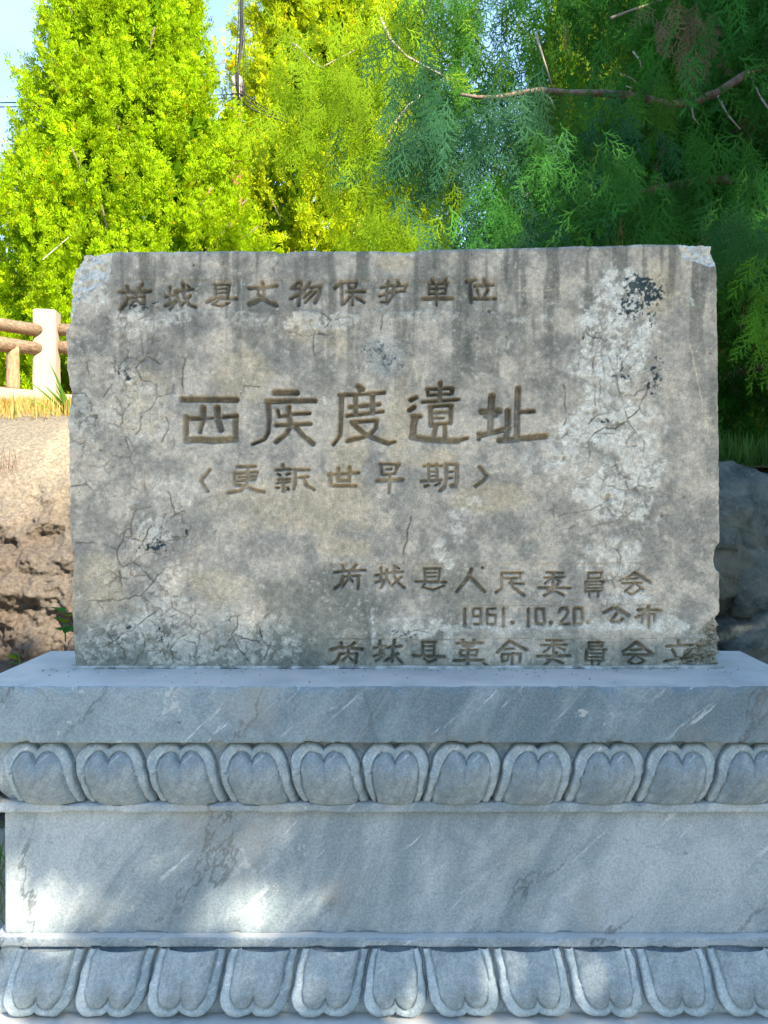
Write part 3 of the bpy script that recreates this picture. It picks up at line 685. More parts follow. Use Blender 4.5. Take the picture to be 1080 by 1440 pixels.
# ---- stain map (albedo)
def blob(cx, cy, rx, ry, soft=.35, warp=.5, sd=420, fr=.035):
    nn_ = fbm(npx*fr+cx, npy*fr+cy, 5, sd)-.5
    return sm(1+soft, 1-soft, np.hypot((npx-cx)/rx, (npy-cy)/ry)+nn_*warp*2.6)
n_lo = fbm(npx*.010+2, npy*.012+2, 5, 430); n_mid = fbm(npx*.035+2, npy*.035+2, 5, 440, .6); n_hi = fbm(npx*.16+2, npy*.16+2, 4, 450, .65)
def C(*a): return np.array(a)
col = np.zeros(PX.shape+(3,))+C(.415, .388, .345)
def lay(mask, c_, amt=1.0):
    global col
    m_ = np.clip(mask*amt, 0, 1)[..., None]; col = col*(1-m_)+m_*c_
lay(sm(.42, .62, n_lo), C(.315, .302, .278), .8)
lay(sm(.50, .66, n_mid), C(.27, .265, .245), .6)
lay(sm(.52, .38, n_mid), C(.53, .485, .42), .65)
# warm lichen-yellow and pinkish zones
for b_ in [(300, 825, 45, 22), (490, 640, 25, 60), (470, 480, 18, 22), (555, 370, 24, 10), (610, 645, 30, 14), (340, 520, 40, 40), (130, 830, 50, 50), (560, 590, 20, 50), (480, 770, 40, 15), (430, 470, 20, 20), (200, 560, 40, 40), (930, 400, 30, 40), (700, 700, 60, 20), (420, 710, 100, 40)]:
    lay(blob(*b_), C(.50, .435, .325), .55)
# dark run-off streaks from the top
stre = fbm(npx*.075+7, npy*.006+7, 4, 460, .55)
fade = sm(640, 380, npy+60*(n_lo-.5)); lay(sm(.50, .68, stre)*fade, C(.190, .188, .168), .75)
for sx_, w_, y0_, y1_, a_ in [(275, 9, 375, 470, .75), (205, 7, 355, 400, .5), (229, 6, 355, 430, .5), (348, 12, 360, 450, .5), (520, 13, 385, 460, .6), (372, 22, 430, 500, .55), (655, 15, 400, 540, .8), (612, 22, 355, 440, .55), (585, 16, 385, 440, .5), (715, 10, 380, 470, .45), (848, 8, 345, 420, .35), (1002, 7, 380, 600, .4), (120, 12, 450, 640, .45), (180, 8, 400, 520, .35), (762, 26, 420, 540, .35), (640, 60, 380, 420, .35), (450, 60, 352, 375, .4)]:
    d_ = np.exp(-((npx-sx_+10*(n_lo-.5))/w_)**2)*sm(y0_-18, y0_+12, npy)*sm(y1_+50, y1_-30, npy)*(.55+.9*(n_mid-.25)); lay(d_, C(.165, .172, .155), a_*1.1)
# damp greenish foot
foot = sm(845, 930, npy+70*(n_lo-.5)+55*(n_mid-.5)-22*sm(380, 620, npx)); lay(foot, C(.200, .215, .188), .85)
lay(blob(450, 870, 90, 70), C(.175, .185, .165), .6); lay(blob(640, 835, 60, 60), C(.22, .22, .19), .5); lay(sm(150, 96, npx)*sm(.42, .6, n_mid), C(.24, .235, .215), .5)
# lime patches, broken up
lp = [(122, 388, 30, 40, 1), (860, 480, 52, 75, 1), (880, 420, 36, 36, .9), (835, 500, 26, 40, .8), (860, 600, 62, 42, .85), (800, 625, 34, 30, .8), (870, 690, 60, 45, .75), (905, 655, 30, 28, .6), (780, 650, 45, 25, .7), (865, 785, 40, 28, .6),
      (190, 452, 32, 17, .9), (240, 447, 24, 9, .6), (175, 525, 22, 18, .75), (440, 453, 38, 12, .85), (480, 452, 30, 10, .7), (350, 452, 40, 10, .45), (540, 500, 26, 34, .5), (600, 445, 50, 8, .5), (190, 580, 60, 40, .45), (115, 590, 22, 40, .5),
      (215, 745, 22, 22, .8), (250, 690, 30, 30, .4), (205, 890, 60, 30, .75), (230, 850, 30, 40, .55), (240, 812, 16, 22, .6), (140, 900, 30, 26, .5), (250, 915, 50, 25, .6), (360, 910, 60, 24, .5), (350, 870, 50, 20, .45), (560, 885, 14, 14, .8), (600, 880, 50, 16, .7),
      (526, 880, 5, 24, .8), (632, 900, 6, 30, .6), (620, 775, 9, 18, .9), (645, 752, 10, 16, .8), (656, 725, 26, 8, .7), (674, 706, 14, 8, .7), (632, 790, 8, 14, .8), (716, 935, 8, 6, .6), (880, 845, 30, 16, .4), (943, 880, 26, 14, .6), (870, 880, 60, 8, .5), (720, 880, 60, 10, .5), (385, 895, 40, 20, .5), (770, 448, 12, 7, .8), (730, 450, 12, 4, .6)]
br_n = sm(.42, .50, fbm(npx*.11+31, npy*.11+31, 5, 470, .65))
lime = np.zeros(PX.shape)
for (cx, cy, rx, ry, a_) in lp:
    lime = np.maximum(lime, blob(cx, cy, rx, ry, .22, .55, 480, .05)*a_)
lm = lime*(.15+.85*br_n)
lay(lm, C(.60, .59, .55), .74)
H += lm*.9
lay(lm*sm(760, 800, npx), C(.70, .70, .66), .5)
lay(sm(.62, .74, n_hi)*lime, C(.62, .63, .61), .6)
# flecks of lime elsewhere
lay(sm(.64, .72, fbm(npx*.20+77, npy*.20+77, 4, 490, .6))*sm(.45, .6, fbm(npx*.02+5, npy*.02+1, 3, 495)), C(.50, .49, .45), .55)
# fresh breaks
for dd_ in (tl, tr): lay(sm(-.5, 1.5, dd_), C(.66, .67, .66), .92); lay(sm(0, 3, dd_)*sm(.5, .62, n_hi), C(.33, .33, .32), .6)
lay(sm(-.5, 2, rc), C(.46, .44, .38), .6); lay(sm(-1, 2, br)*sm(.45, .6, n_mid), C(.42, .43, .39), .6); lay(sm(-1, 2, br)*sm(.5, .4, n_mid), C(.20, .21, .17), .5)
# blue-black pigment stains
ink = np.zeros(PX.shape)
inkn = fbm(npx*.24+11, npy*.24+11, 4, 500, .7)
for (cx, cy, rx, ry, th) in [(905, 400, 20, 9, .38), (914, 415, 12, 13, .38), (888, 434, 15, 15, .45), (897, 418, 16, 12, .46), (915, 444, 6, 10, .44), (216, 767, 13, 8, .42), (200, 753, 7, 5, .50), (924, 520, 8, 24, .53), (916, 545, 8, 10, .50), (550, 510, 18, 14, .56), (530, 498, 26, 24, .60), (224, 890, 6, 22, .55), (180, 882, 5, 4, .5), (874, 515, 14, 26, .60), (835, 475, 28, 10, .61), (880, 530, 8, 6, .54), (172, 522, 10, 7, .55), (213, 430, 16, 8, .54), (852, 592, 8, 6, .55), (568, 895, 30, 10, .58), (185, 430, 10, 5, .55), (236, 772, 10, 4, .56), (262, 747, 2, 4, .4), (178, 533, 8, 6, .56)]:
    e = np.hypot((npx-cx)/rx, (npy-cy)/ry); ink = np.maximum(ink, sm(0, .05, inkn-th-.25*np.clip(e-.55, 0, 2)))
lay(ink, C(.035, .060, .072), .85)
lay(blob(545, 500, 26, 26, .4, .4), C(.27, .30, .30), .45)
# pale scratches
def scratch(pts, w, a_, c_=C(.56, .50, .38)):
    g = np.zeros(PX.shape)
    def f(rs, cs, b): g[rs, cs] = np.maximum(g[rs, cs], np.exp(-(np.maximum(b, 0)/.7)**2))
    seg_apply(pts, w, w*.5, f, .6); lay(g*sm(.3, .5, n_hi), c_, a_)
scratch([(970, 483), (975, 505), (984, 550), (993, 590), (998, 625)], .8, .8)
scratch([(726, 408), (760, 410), (790, 405)], 1.5, .6); scratch([(571, 468), (580, 500), (588, 540), (592, 560)], .6, .6); scratch([(583, 460), (594, 490), (596, 540)], .5, .45)
scratch([(594, 452), (596, 490)], .5, .4); scratch([(275, 545), (282, 510), (284, 500)], .5, .4); scratch([(340, 540), (350, 515), (362, 505)], .6, .5); scratch([(325, 830), (345, 815), (362, 805)], 1.4, .5)
scratch([(455, 559), (458, 568)], 2.4, .9, C(.6, .6, .57)); scratch([(973, 422), (975, 428)], 6, .7, C(.52, .60, .52)); scratch([(994, 586), (998, 588)], 2.4, .7)
lay(crackm, C(.12, .115, .10), .75)
m__ = col.mean((0, 1)); col = np.clip(m__+(col-m__)*1.20, .03, 1)
col = np.clip(col*(.74+.52*(n_hi[..., None]))*np.array([1.22, 1.155, 1.03]), .02, .85)

SC = DS/F
x3 = (PX-VX)*SC; z3 = CAMZ-(PY-VY)*SC; y3 = -H*SC
z3 = np.maximum(z3, .9545)
nr, nc = PX.shape
Vf = np.stack([x3, y3, z3], -1).reshape(-1, 3); Cf = col.reshape(-1, 3)
ff = grid_faces(nr, nc, flip=True)
# rim -> sides
ring = np.concatenate([np.arange(nc), nc-1+nc*np.arange(1, nr), (nr-1)*nc+np.arange(nc-2, -1, -1), nc*np.arange(nr-2, 0, -1)])
THK = .135
base_n = len(Vf); rows = []; cprev = ring; allV = [Vf]; allC = [Cf]; allF = [ff]
for k, yy in enumerate([.012, .05, .09, THK-.006, THK]):
    Rv = Vf[ring].copy(); jit = (fbm(np.arange(len(ring))*.08+k*9, np.arange(len(ring))*0+k*3., 4, 510)-.5)*.006
    Rv[:, 1] = np.maximum(yy+jit*(k < 4), Vf[ring][:, 1]+.002*(k+1)); 
    cx_, cz_ = Rv[:, 0].mean(), Rv[:, 2].mean()
    Rv[:, 0] += np.sign(Rv[:, 0]-cx_)*jit*(k < 4)*(abs(Rv[:, 0]-cx_) > .7); 
    if k == 4: Rv[:, 0] = cx_+(Rv[:, 0]-cx_)*.994
    Rv[:, 2] = np.maximum(Rv[:, 2]-(.003 if k == 4 else 0), .9545)
    idx = base_n+len(ring)*k+np.arange(len(ring)); allV.append(Rv); allC.append(np.tile(C(.30, .285, .25), (len(ring), 1)))
    nx_ = np.roll(cprev, -1); ni = np.roll(idx, -1)
    allF.append(np.stack([cprev, nx_, ni, idx], -1)); cprev = idx
Vall = np.concatenate(allV); Call = np.concatenate(allC); Fall = np.concatenate(allF)
stele = thing('stone_stele', 'weathered grey inscribed stone slab with cracked face standing on the carved pedestal', 'stele', (-.046, .067, .9545))
me = raw_mesh('slab', Vall-np.array([-.046, .067, .9545]), Fall.ravel(), 4, Call)
link('slab', me, m_stele.m, stele)
br_ = Vall[-len(ring):]-np.array([-.046, .067, .9545])
me = bpy.data.meshes.new('back_face'); me.from_pydata(br_.tolist(), [], [tuple(range(len(ring)))]); me.update()
link('back_face', me, None, stele); 
at = me.color_attributes.new('Col', 'FLOAT_COLOR', 'POINT'); at.data.foreach_set('color', np.tile([.30, .285, .25, 1], len(ring)).astype(np.float32)); me.materials.append(m_stele.m)
# thin pale mortar bed squeezed out under the stele
mb = slab('mortar_bed', -.838, .764, -.009, THK+.006, .9500, .9572, None, 9, bev=.0025, nx=700, amp=.0035)
m_bed = M('lime_bed', .9); m_bed.color(m_bed.mix(m_bed.rng(m_bed.noise(40, 5), .4, .6), (.30, .32, .28), (.55, .56, .53))); m_bed.bump(m_bed.noise(90, 4), .8, .004)
o = link('mortar_bed', mb, m_bed.m, stele); o.location = (.046, -.067, -.9545)

# ------------------------------------------------------------------ foliage
def rotm(ax, ang):
    """batch rotation matrices about coordinate axis"""
    c, s = np.cos(ang), np.sin(ang); o, z = np.ones_like(c), np.zeros_like(c)
    if ax == 0: r = [[o, z, z], [z, c, -s], [z, s, c]]
    elif ax == 1: r = [[c, z, s], [z, o, z], [-s, z, c]]
    else: r = [[c, -s, z], [s, c, z], [z, z, o]]
    return np.stack([np.stack(q, -1) for q in r], -2)
def scatter(templates, pos, Rm, scale, cols):
    """templates: list of (n,3) triangle soups; returns V, F, C"""
    N = len(pos); which = rng.integers(0, len(templates), N); Vs, Cs = [], []
    for k, t in enumerate(templates):
        m_ = which == k
        if not m_.any(): continue
        v = np.einsum('nij,pj->npi', Rm[m_], t)*scale[m_][:, None, None]+pos[m_][:, None, :]
        Vs.append(v.reshape(-1, 3).astype(np.float32)); 
        cc = np.repeat(cols[m_][:, None, :], len(t), 1)
        Cs.append(cc.reshape(-1, 3).astype(np.float32))
    V = np.concatenate(Vs); return V, np.concatenate(Cs)
def soup(name, V, Cc):
    return raw_mesh(name, V, np.arange(len(V)), 3, Cc, smooth=False)
def spike(p, d, L_, w, nrm):
    d = np.array(d, float); d /= np.linalg.norm(d); a = np.cross(d, nrm); a /= np.linalg.norm(a)+1e-9; p = np.array(p, float)
    return [p-a*w/2, p+a*w/2, p+d*L_]
def blade(p, d, L_, w, nrm):
    """two triangles, widest in the middle"""
    d = np.array(d, float); d /= np.linalg.norm(d); a = np.cross(d, nrm); a /= np.linalg.norm(a)+1e-9; p = np.array(p, float); m_ = p+d*L_*.45
    return [p, m_+a*w/2, m_-a*w/2, m_-a*w/2, m_+a*w/2, p+d*L_]
def weeping_template(seed, n_=11, nsub=3, wm=1.0):
    r_ = np.random.default_rng(seed); tri = []
    nrm = np.array([0, 1., 0]); bend = r_.uniform(-.25, .25); curl = r_.uniform(-.2, .2)
    def ax(t): return np.array([bend*t*t, curl*t*t, -t])
    for i in range(5): tri += spike(ax(i/5), ax((i+1)/5)-ax(i/5), .24, .020-.002*i, nrm)
    for i in range(n_):
        t = .06+.9*i/n_; side = 1 if i % 2 else -1
        L_ = (.40*(1-t)**.55+.07)*r_.uniform(.75, 1.15); ang = side*r_.uniform(.55, .85)
        d = np.array([math.sin(ang), r_.uniform(-.25, .25), -math.cos(ang)]); p = ax(t)
        tri += spike(p, d, L_, .026*wm, nrm)
        for j in range(nsub):
            for s2 in (-1, 1):
                if r_.random() < .12: continue
                f = .2+.25*j+.06*s2; a2 = ang+s2*r_.uniform(.5, .8)
                tri += spike(p+d*L_*f, (math.sin(a2), r_.uniform(-.2, .2), -math.cos(a2)), L_*(.40-.08*j), .021*wm, nrm)
    return np.array(tri)
def fan_template(seed, n_=5):
    r_ = np.random.default_rng(seed); tri = []; nrm = np.array([0, 1., 0])
    for i in range(n_):
        a = -.9+1.8*i/(n_-1)+r_.normal(0, .12); L_ = (1-.35*abs(a))*r_.uniform(.7, 1.1)
        d = (math.sin(a), r_.uniform(-.25, .25), math.cos(a))
        b0 = np.array([math.sin(a)*.12, 0, .15+.05*r_.random()])
        tri += spike(b0+np.array(d)*L_*.8, -np.array(d), L_*.8, .21, nrm+np.array([r_.normal(0,.5),0,r_.normal(0,.5)]))
    return np.array(tri)
WT = [weeping_template(k) for k in range(5)]; FT = [fan_template(60+k) for k in range(5)]; WL = [weeping_template(30+k, 9, 2, 1.35) for k in range(5)]

def trunk_and_limbs(parent, base, top, r0, r1, n=9, seed=0, name='trunk'):
    r_ = np.random.default_rng(seed); pts = []; rad = []
    for i in range(n):
        f = i/(n-1); pts.append(np.array(base)*(1-f)+np.array(top)*f+np.append(r_.normal(0, .04, 2), 0)*(0 < i)); rad.append(r0*(1-f)+r1*f+(.25*r0 if i == 0 else 0))
    o = link(name, tube(pts, rad, 12, name, wob=.05), m_bark, parent); return pts

def arborvitae(name, label, cx, cy, z0, z1, rad, n, size, hue, seed, profile, group=None):
    """upright conifer of vertical flattened sprays grouped in plumes"""
    global rng
    rng = np.random.default_rng(seed)
    t = thing(name, label, 'tree', (cx, cy, z0), group)
    Hh = z1-z0
    per = 26; npl = n//per
    f = rng.random(npl)**1.15*.985
    th = rng.random(npl)*2*np.pi; back = (np.sin(th) > .35) & (rng.random(npl) < .6); th[back] = -th[back]
    lump = .74+.48*fbm(th*2.6+seed, f*12+seed, 4, 600+seed % 50)
    inner = 1-.28*rng.random(npl)**2.2
    rr = profile(f)*rad*lump*inner
    hol = fbm(th*3.2+seed*2, f*16+seed, 3, 650+seed % 50); rr = rr*(1-.34*sm(.44, .34, hol))
    px_, py_, pz_ = rr*np.cos(th), rr*np.sin(th), f*Hh
    hmul = rng.uniform(.7, 1.25, npl)
    P0 = np.repeat(np.stack([px_, py_, pz_], -1), per, 0); TH = np.repeat(th, per); N = npl*per
    pr = np.repeat(rng.uniform(.8, 1.9, npl), per)*size
    u = rng.normal(0, 1, (N, 3)); u /= np.linalg.norm(u, axis=1)[:, None]; q = rng.random(N)**.5
    off = u*q[:, None]*np.stack([pr*.6, pr*.6, pr*2.0], -1)
    pos = P0+off; pos[:, 2] = np.maximum(pos[:, 2], .0)
    pos[:, 0] += np.cos(TH)*off[:, 2]*.3; pos[:, 1] += np.sin(TH)*off[:, 2]*.3
    yaw = rng.random(N)*2*np.pi
    Rm = rotm(2, yaw) @ rotm(0, rng.normal(0, .35, N)) @ rotm(1, rng.normal(0, .45, N))
    base = np.array(hue); v = np.repeat(hmul, per)*rng.uniform(.75, 1.3, N)
    cc = base[None]*v[:, None]; old = rng.random(N) < .015; cc[old] = cc[old]*np.array([1.5, .75, .6])
    young = rng.random(N) < .3; cc[young] = cc[young]*np.array([1.3, 1.15, .8])
    # inner foliage filling the heart of the crown
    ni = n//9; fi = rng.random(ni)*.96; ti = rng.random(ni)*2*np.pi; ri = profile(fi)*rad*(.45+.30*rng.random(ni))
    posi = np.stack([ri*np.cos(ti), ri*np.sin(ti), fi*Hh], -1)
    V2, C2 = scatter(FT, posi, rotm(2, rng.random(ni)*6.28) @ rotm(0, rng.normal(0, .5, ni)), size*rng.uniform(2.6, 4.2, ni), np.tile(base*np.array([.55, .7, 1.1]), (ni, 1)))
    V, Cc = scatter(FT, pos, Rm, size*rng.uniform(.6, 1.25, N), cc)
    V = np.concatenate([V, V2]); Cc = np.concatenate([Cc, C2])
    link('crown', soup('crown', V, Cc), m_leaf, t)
    # limbs
    trunk_and_limbs(t, (0, 0, -.1), (0, 0, Hh*.93), rad*.05+.05, .02, seed=seed)
    ms = []
    for k in range(60):
        ff_ = rng.random()*.85+.05; a = rng.random()*2*np.pi; r1 = profile(np.array([ff_]))[0]*rad*.85
        ms.append(tube([(0, 0, ff_*Hh*.95), (r1*.5*math.cos(a), r1*.5*math.sin(a), ff_*Hh+.1*r1), (r1*math.cos(a), r1*math.sin(a), ff_*Hh+.5*r1)], [.03, .02, .008], 5))
    link('limbs', join_meshes(ms, 'limbs'), m_bark, t)
    return t
cone = lambda f: np.clip(1-f, 0, 1)**.84*(.80+.20*sm(0, .25, f))
GREEN = (.27, .42, .004)
arborvitae('arborvitae_tree', 'big cone-shaped bright green arborvitae rising behind the timber fence at left', -3.52, 8.6, 2.2, 9.6, 2.35, 92000, .080, GREEN, 11, cone, 'trees behind the stele')
arborvitae('arborvitae_tree', 'rounder yellow-green arborvitae behind the utility pole, right of the cone-shaped tree', -1.15, 11.2, 2.2, 11.2, 2.6, 44000, .115, (.36, .46, .008), 23, lambda f: np.clip(1-f, 0, 1)**.5*(.8+.2*sm(0, .2, f)), 'trees behind the stele')
arborvitae('arborvitae_tree', 'green arborvitae at the far left edge behind the fence rails', -7.0, 10.4, 2.2, 6.0, 2.0, 8000, .19, GREEN, 31, cone, 'trees behind the stele')
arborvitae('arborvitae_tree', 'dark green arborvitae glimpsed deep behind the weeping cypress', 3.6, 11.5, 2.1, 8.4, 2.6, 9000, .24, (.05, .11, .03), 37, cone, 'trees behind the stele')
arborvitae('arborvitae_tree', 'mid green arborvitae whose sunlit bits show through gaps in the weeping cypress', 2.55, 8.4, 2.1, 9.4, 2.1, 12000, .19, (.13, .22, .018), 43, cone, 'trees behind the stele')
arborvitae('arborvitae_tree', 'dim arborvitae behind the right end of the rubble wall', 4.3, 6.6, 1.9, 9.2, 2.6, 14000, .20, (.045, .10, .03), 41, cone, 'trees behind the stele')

# ---- weeping cypress on the right
rng = np.random.default_rng(77)
wc = thing('weeping_cypress', 'large dark green weeping cypress with hanging feathery sprays behind right half of stele', 'tree', (2.75, 2.9, 1.6))
O = np.array([2.75, 2.9, 1.6])
trunk = trunk_and_limbs(wc, (0, 0, -.15), (-.25, .2, 7.6), .24, .05, n=12, seed=5)
limb_ms = []; spos = []; sdir = []; sbr = []
def limb(p0, az, length, r0, droop, seed, rise=.35, keep=None):
    r_ = np.random.default_rng(seed); n_ = 14; pts = [np.array(p0, float)]; d = np.array([math.cos(az), math.sin(az), rise])
    for i in range(n_):
        d = d+r_.normal(0, .07, 3); d[2] -= droop; d /= np.linalg.norm(d)
        pts.append(pts[-1]+d*length/n_)
    limb_ms.append(tube(pts, [r0*(1-.9*i/n_)+.003 for i in range(n_+1)], 6, 'limb', wob=.06))
    return pts
limbs = []
for k in range(74):
    h = .5+7.0*rng.random()**.9
    az = rng.uniform(math.pi*.50, math.pi*1.55) if k % 5 else rng.uniform(0, 2*math.pi)
    Lm = rng.uniform(1.2, 2.5)*(1.15-.07*h); tp = np.array([-.25*h/7.6, .2*h/7.6, h])
    limbs.append(limb(tp, az, max(.8, Lm), .035+.01*rng.random(), .055, 900+k, rise=rng.uniform(.05, .6)))
for pts in limbs:
    pts = np.array(pts); nS = int(34*np.linalg.norm(pts[-1]-pts[0])+12)
    for q in range(nS):
        f = (.25+.75*rng.random())*(len(pts)-1.001); i = int(f); p = pts[i]*(1-(f-i))+pts[i+1]*(f-i)
        # secondary hanging cord carrying several sprays
        d = rng.normal(0, .25, 2); Lc = rng.uniform(.05, .55)
        m_ = rng.integers(2, 5)
        for j in range(m_):
            g = (j+rng.random())/m_; spos.append(p+np.array([d[0]*g, d[1]*g, -Lc*g+.04])); sdir.append(math.atan2(d[1], d[0]))
for k in range(5200):
    u = rng.normal(0, 1, 3); u /= np.linalg.norm(u); c0_ = np.array([1.75, 2.9, 3.5])+u*rng.random()**.4*np.array([2.2, 1.7, 2.5])-O
    m_ = rng.integers(3, 7); Lc = m_*.10; d = rng.normal(0, .12, 2)
    for j in range(m_): spos.append(c0_+np.array([d[0]*j/m_, d[1]*j/m_, -Lc*j/m_])); sdir.append(0)
spos = np.array(spos); sdir = np.array(sdir)
W = spos+O; D_ = W[:, 1]+DS
keep = (D_ > 2.9) & ~((D_ < 3.4) & (np.abs(W[:, 0]-.0) < 1.0) & (W[:, 2] < 2.2))
# natural openings in the crown (3-D pockets)
for (cx, cy, cz, r_) in [(.42, 1.6, 2.95, .22), (.28, 2.6, 3.25, .3), (.62, 3.4, 3.35, .34), (1.02, 1.5, 2.45, .12)]:
    keep &= np.linalg.norm((W-np.array([cx, cy, cz]))*np.array([1, .35, 1]), axis=1) > r_
litT = [(-.45, 1.9, 2.9, .75), (-.15, 1.9, 3.5, .55), (-.1, 1.7, 2.4, .45), (.9, 1.9, 2.75, .10), (-.9, 2.2, 3.4, .6)]   # openings through which the sun reaches the outer sprays
def sunlit(B):
    k_ = np.zeros(len(B), bool)
    for (a, b, c, r_) in litT:
        d_ = B-np.array([a, b, c]); t_ = d_@SUN; k_ |= (np.linalg.norm(d_-t_[:, None]*SUN, axis=1) < r_) & (t_ > .35)
    return k_
keep &= ~(sunlit(W) & (rng.random(len(W)) < .93))
keep &= ~((W[:, 0] < -.75+.25*(W[:, 2]-3.0)) & (rng.random(len(W)) < .8))
keep &= ~((W[:, 0] > .95) & (W[:, 0] < 2.3) & (W[:, 2] < 2.75+.3*np.sin(W[:, 0]*7)) & (W[:, 1] < 3.2) & (rng.random(len(W)) < .88))
spos = spos[keep]; sdir = sdir[keep]; N = len(spos)
if N > 12500:
    sel = rng.permutation(N)[:12500]; spos = spos[sel]; sdir = sdir[sel]; N = len(spos)
W = spos+O
tilt = rng.normal(0, .35, N)
Rm = rotm(2, rng.random(N)*2*np.pi) @ rotm(1, tilt) @ rotm(0, rng.normal(0, .3, N))
v = (.6+.9*fbm(W[:, 0]*2.2+W[:, 1]+20, W[:, 2]*2.0+W[:, 1]*1.7+20, 3, 610))*rng.uniform(.55, 1.6, N)
cc = np.array([.030, .125, .022])[None]*v[:, None]
yl = sm(.9, -.4, W[:, 0]+.35*rng.normal(0, 1, N)); cc = cc*(1-yl[:, None])+yl[:, None]*np.array([.24, .36, .008])*v[:, None]  # sprays towards the left carry sunlit yellow-green in their colour
old = rng.random(N) < .035; cc[old] = np.array([.19, .14, .07])
V, Cc = scatter(WL, spos, Rm, rng.uniform(.17, .32, N), cc)
link('crown', soup('crown', V, Cc), m_leaf, wc)
# a few long bare branches seen in front of the foliage
def wl(px, py, D): return P(px, py, D)-O
mainb = [wl(1500, 20, 5.2), wl(1260, 40, 4.7), wl(1080, 92, 4.2), wl(1045, 108, 4.1), wl(1010, 130, 4.05), wl(975, 143, 4.0), wl(945, 147, 3.98), wl(905, 138, 3.95), wl(880, 133, 3.93), wl(840, 131, 3.9), wl(800, 130, 3.87), wl(760, 127, 3.85), wl(730, 131, 3.83), wl(700, 137, 3.8), wl(672, 137, 3.8), wl(648, 133, 3.78)]
link('long_branch', tube(mainb, [.05, .036, .021, .020, .019, .019, .020, .017, .016, .016, .014, .013, .012, .011, .009, .006], 10, 'long_branch', wob=.09), m_bark, wc, label='long pale bare branch reaching left above the stele')
tw = []
for spec in [([(973, 150, 3.98), (975, 165, 3.95), (983, 175, 3.93)], .006), ([(1010, 135, 4.0), (1022, 160, 3.95), (1041, 182, 3.9)], .007), ([(1058, 108, 4.05), (1066, 132, 4.0), (1080, 152, 3.95), (1090, 165, 3.9)], .008),
             ([(890, 72, 3.9), (900, 85, 3.9), (902, 97, 3.9)], .005), ([(872, 103, 3.9), (888, 110, 3.9), (900, 120, 3.9)], .005), ([(760, 127, 3.85), (775, 140, 3.8), (781, 155, 3.8)], .005), ([(884, 133, 3.93), (889, 124, 3.9), (880, 121, 3.9)], .006),
             ([(754, 48, 3.9), (765, 85, 3.85), (778, 124, 3.85)], .006), ([(680, 292, 3.7), (710, 281, 3.7), (742, 272, 3.72), (765, 257, 3.75), (800, 238, 3.8), (850, 215, 3.95)], .009), ([(765, 257, 3.75), (770, 272, 3.72), (766, 290, 3.7)], .005),
             ([(535, 25, 4.0), (548, 55, 4.0), (572, 80, 4.05), (595, 92, 4.1), (625, 108, 4.2), (660, 120, 4.4)], .009), ([(545, 197, 3.9), (556, 172, 3.9), (572, 150, 3.92), (588, 138, 3.95), (600, 120, 4.1)], .008), ([(545, 197, 3.9), (560, 215, 3.88), (575, 230, 3.85)], .004),
             ([(412, 60, 4.3), (425, 72, 4.3), (440, 88, 4.3), (452, 95, 4.3), (500, 70, 4.4)], .007), ([(860, 25, 4), (890, 14, 4.1), (930, 0, 4.3), (980, -30, 4.6)], .008)]:
    pts = [wl(*a) for a in spec[0]]; tw.append(tube(pts, [spec[1]*(1-.6*i/(len(pts)-1)) for i in range(len(pts))], 6, 'twig', wob=.1))
for me in tw: link('twig', me, m_twig, wc)
link('limbs', join_meshes(limb_ms, 'limbs'), m_bark, wc)
# fresh green sprays growing on the long branch and brighter ones with light put into their colour
def sprig(pxs, size, colr, n_each, spread, name='green_spray', down=True, seed=1, horiz=0):
    r_ = np.random.default_rng(seed); pos = []; 
    for (a, b, D) in pxs:
        for q in range(n_each): pos.append(wl(a, b, D)+r_.normal(0, spread, 3))
    pos = np.array(pos); n_ = len(pos)
    Rr = rotm(2, r_.uniform(-.7, .7, n_)+(r_.random(n_) < .5)*math.pi) @ rotm(1, r_.normal(horiz, .4, n_)) @ rotm(0, r_.normal(0, .25, n_))
    cc_ = np.array(colr)[None]*r_.uniform(.7, 1.35, n_)[:, None]
    V_, C_ = scatter(WT, pos, Rr, size*r_.uniform(.7, 1.25, n_), cc_)
    link(name, soup(name, V_, C_), m_leaf, wc)
sprig([(890, 135, 3.85), (905, 142, 3.85), (945, 150, 3.9), (930, 150, 3.9), (870, 135, 3.85), (835, 140, 3.8), (800, 135, 3.8)], .15, (.085, .22, .03), 5, .03, seed=3)
sprig([(1075, 380, 3.0), (1100, 400, 3.0), (1070, 430, 3.0), (1095, 450, 3.0), (1085, 480, 3.0), (1110, 500, 3.05)], .16, (.10, .26, .03), 6, .035, seed=4)  # right margin: light put into the bright green
sprig([(1010+10*k, 300+8*(k % 5), 3.3) for k in range(8)], .20, (.05, .16, .045), 4, .05, seed=6)
sprig([(935, 15, 3.7), (975, 30, 3.7), (990, 60, 3.7), (1000, 10, 3.7)], .16, (.20, .17, .10), 5, .05, name='withered_spray', seed=7)
rs_ = np.random.default_rng(321)
sprig([(rs_.uniform(650, 1090), rs_.uniform(-40, 135), rs_.uniform(4.2, 4.5)) for k in range(30)]+[(rs_.uniform(650, 1090), rs_.uniform(185, 330), rs_.uniform(3.3, 3.7)) for k in range(24)], .25, (.050, .185, .030), 7, .055, seed=21)  # brighter green stands in for light on the dim front sprays
sprig([(rs_.uniform(560, 700), rs_.uniform(-20, 200), rs_.uniform(4.1, 4.4)) for k in range(14)], .22, (.050, .165, .020), 7, .06, seed=22)
sprig([(500, 60, 3.9), (470, 110, 3.9), (520, 130, 3.9), (440, 150, 3.9), (480, 190, 3.9), (430, 90, 4), (540, 90, 4), (400, 170, 4.0), (520, 230, 3.9), (560, 290, 3.7), (540, 310, 3.7), (600, 310, 3.7)], .19, (.20, .33, .008), 22, .11, seed=8)  # sunlit yellow put into the leaf colour
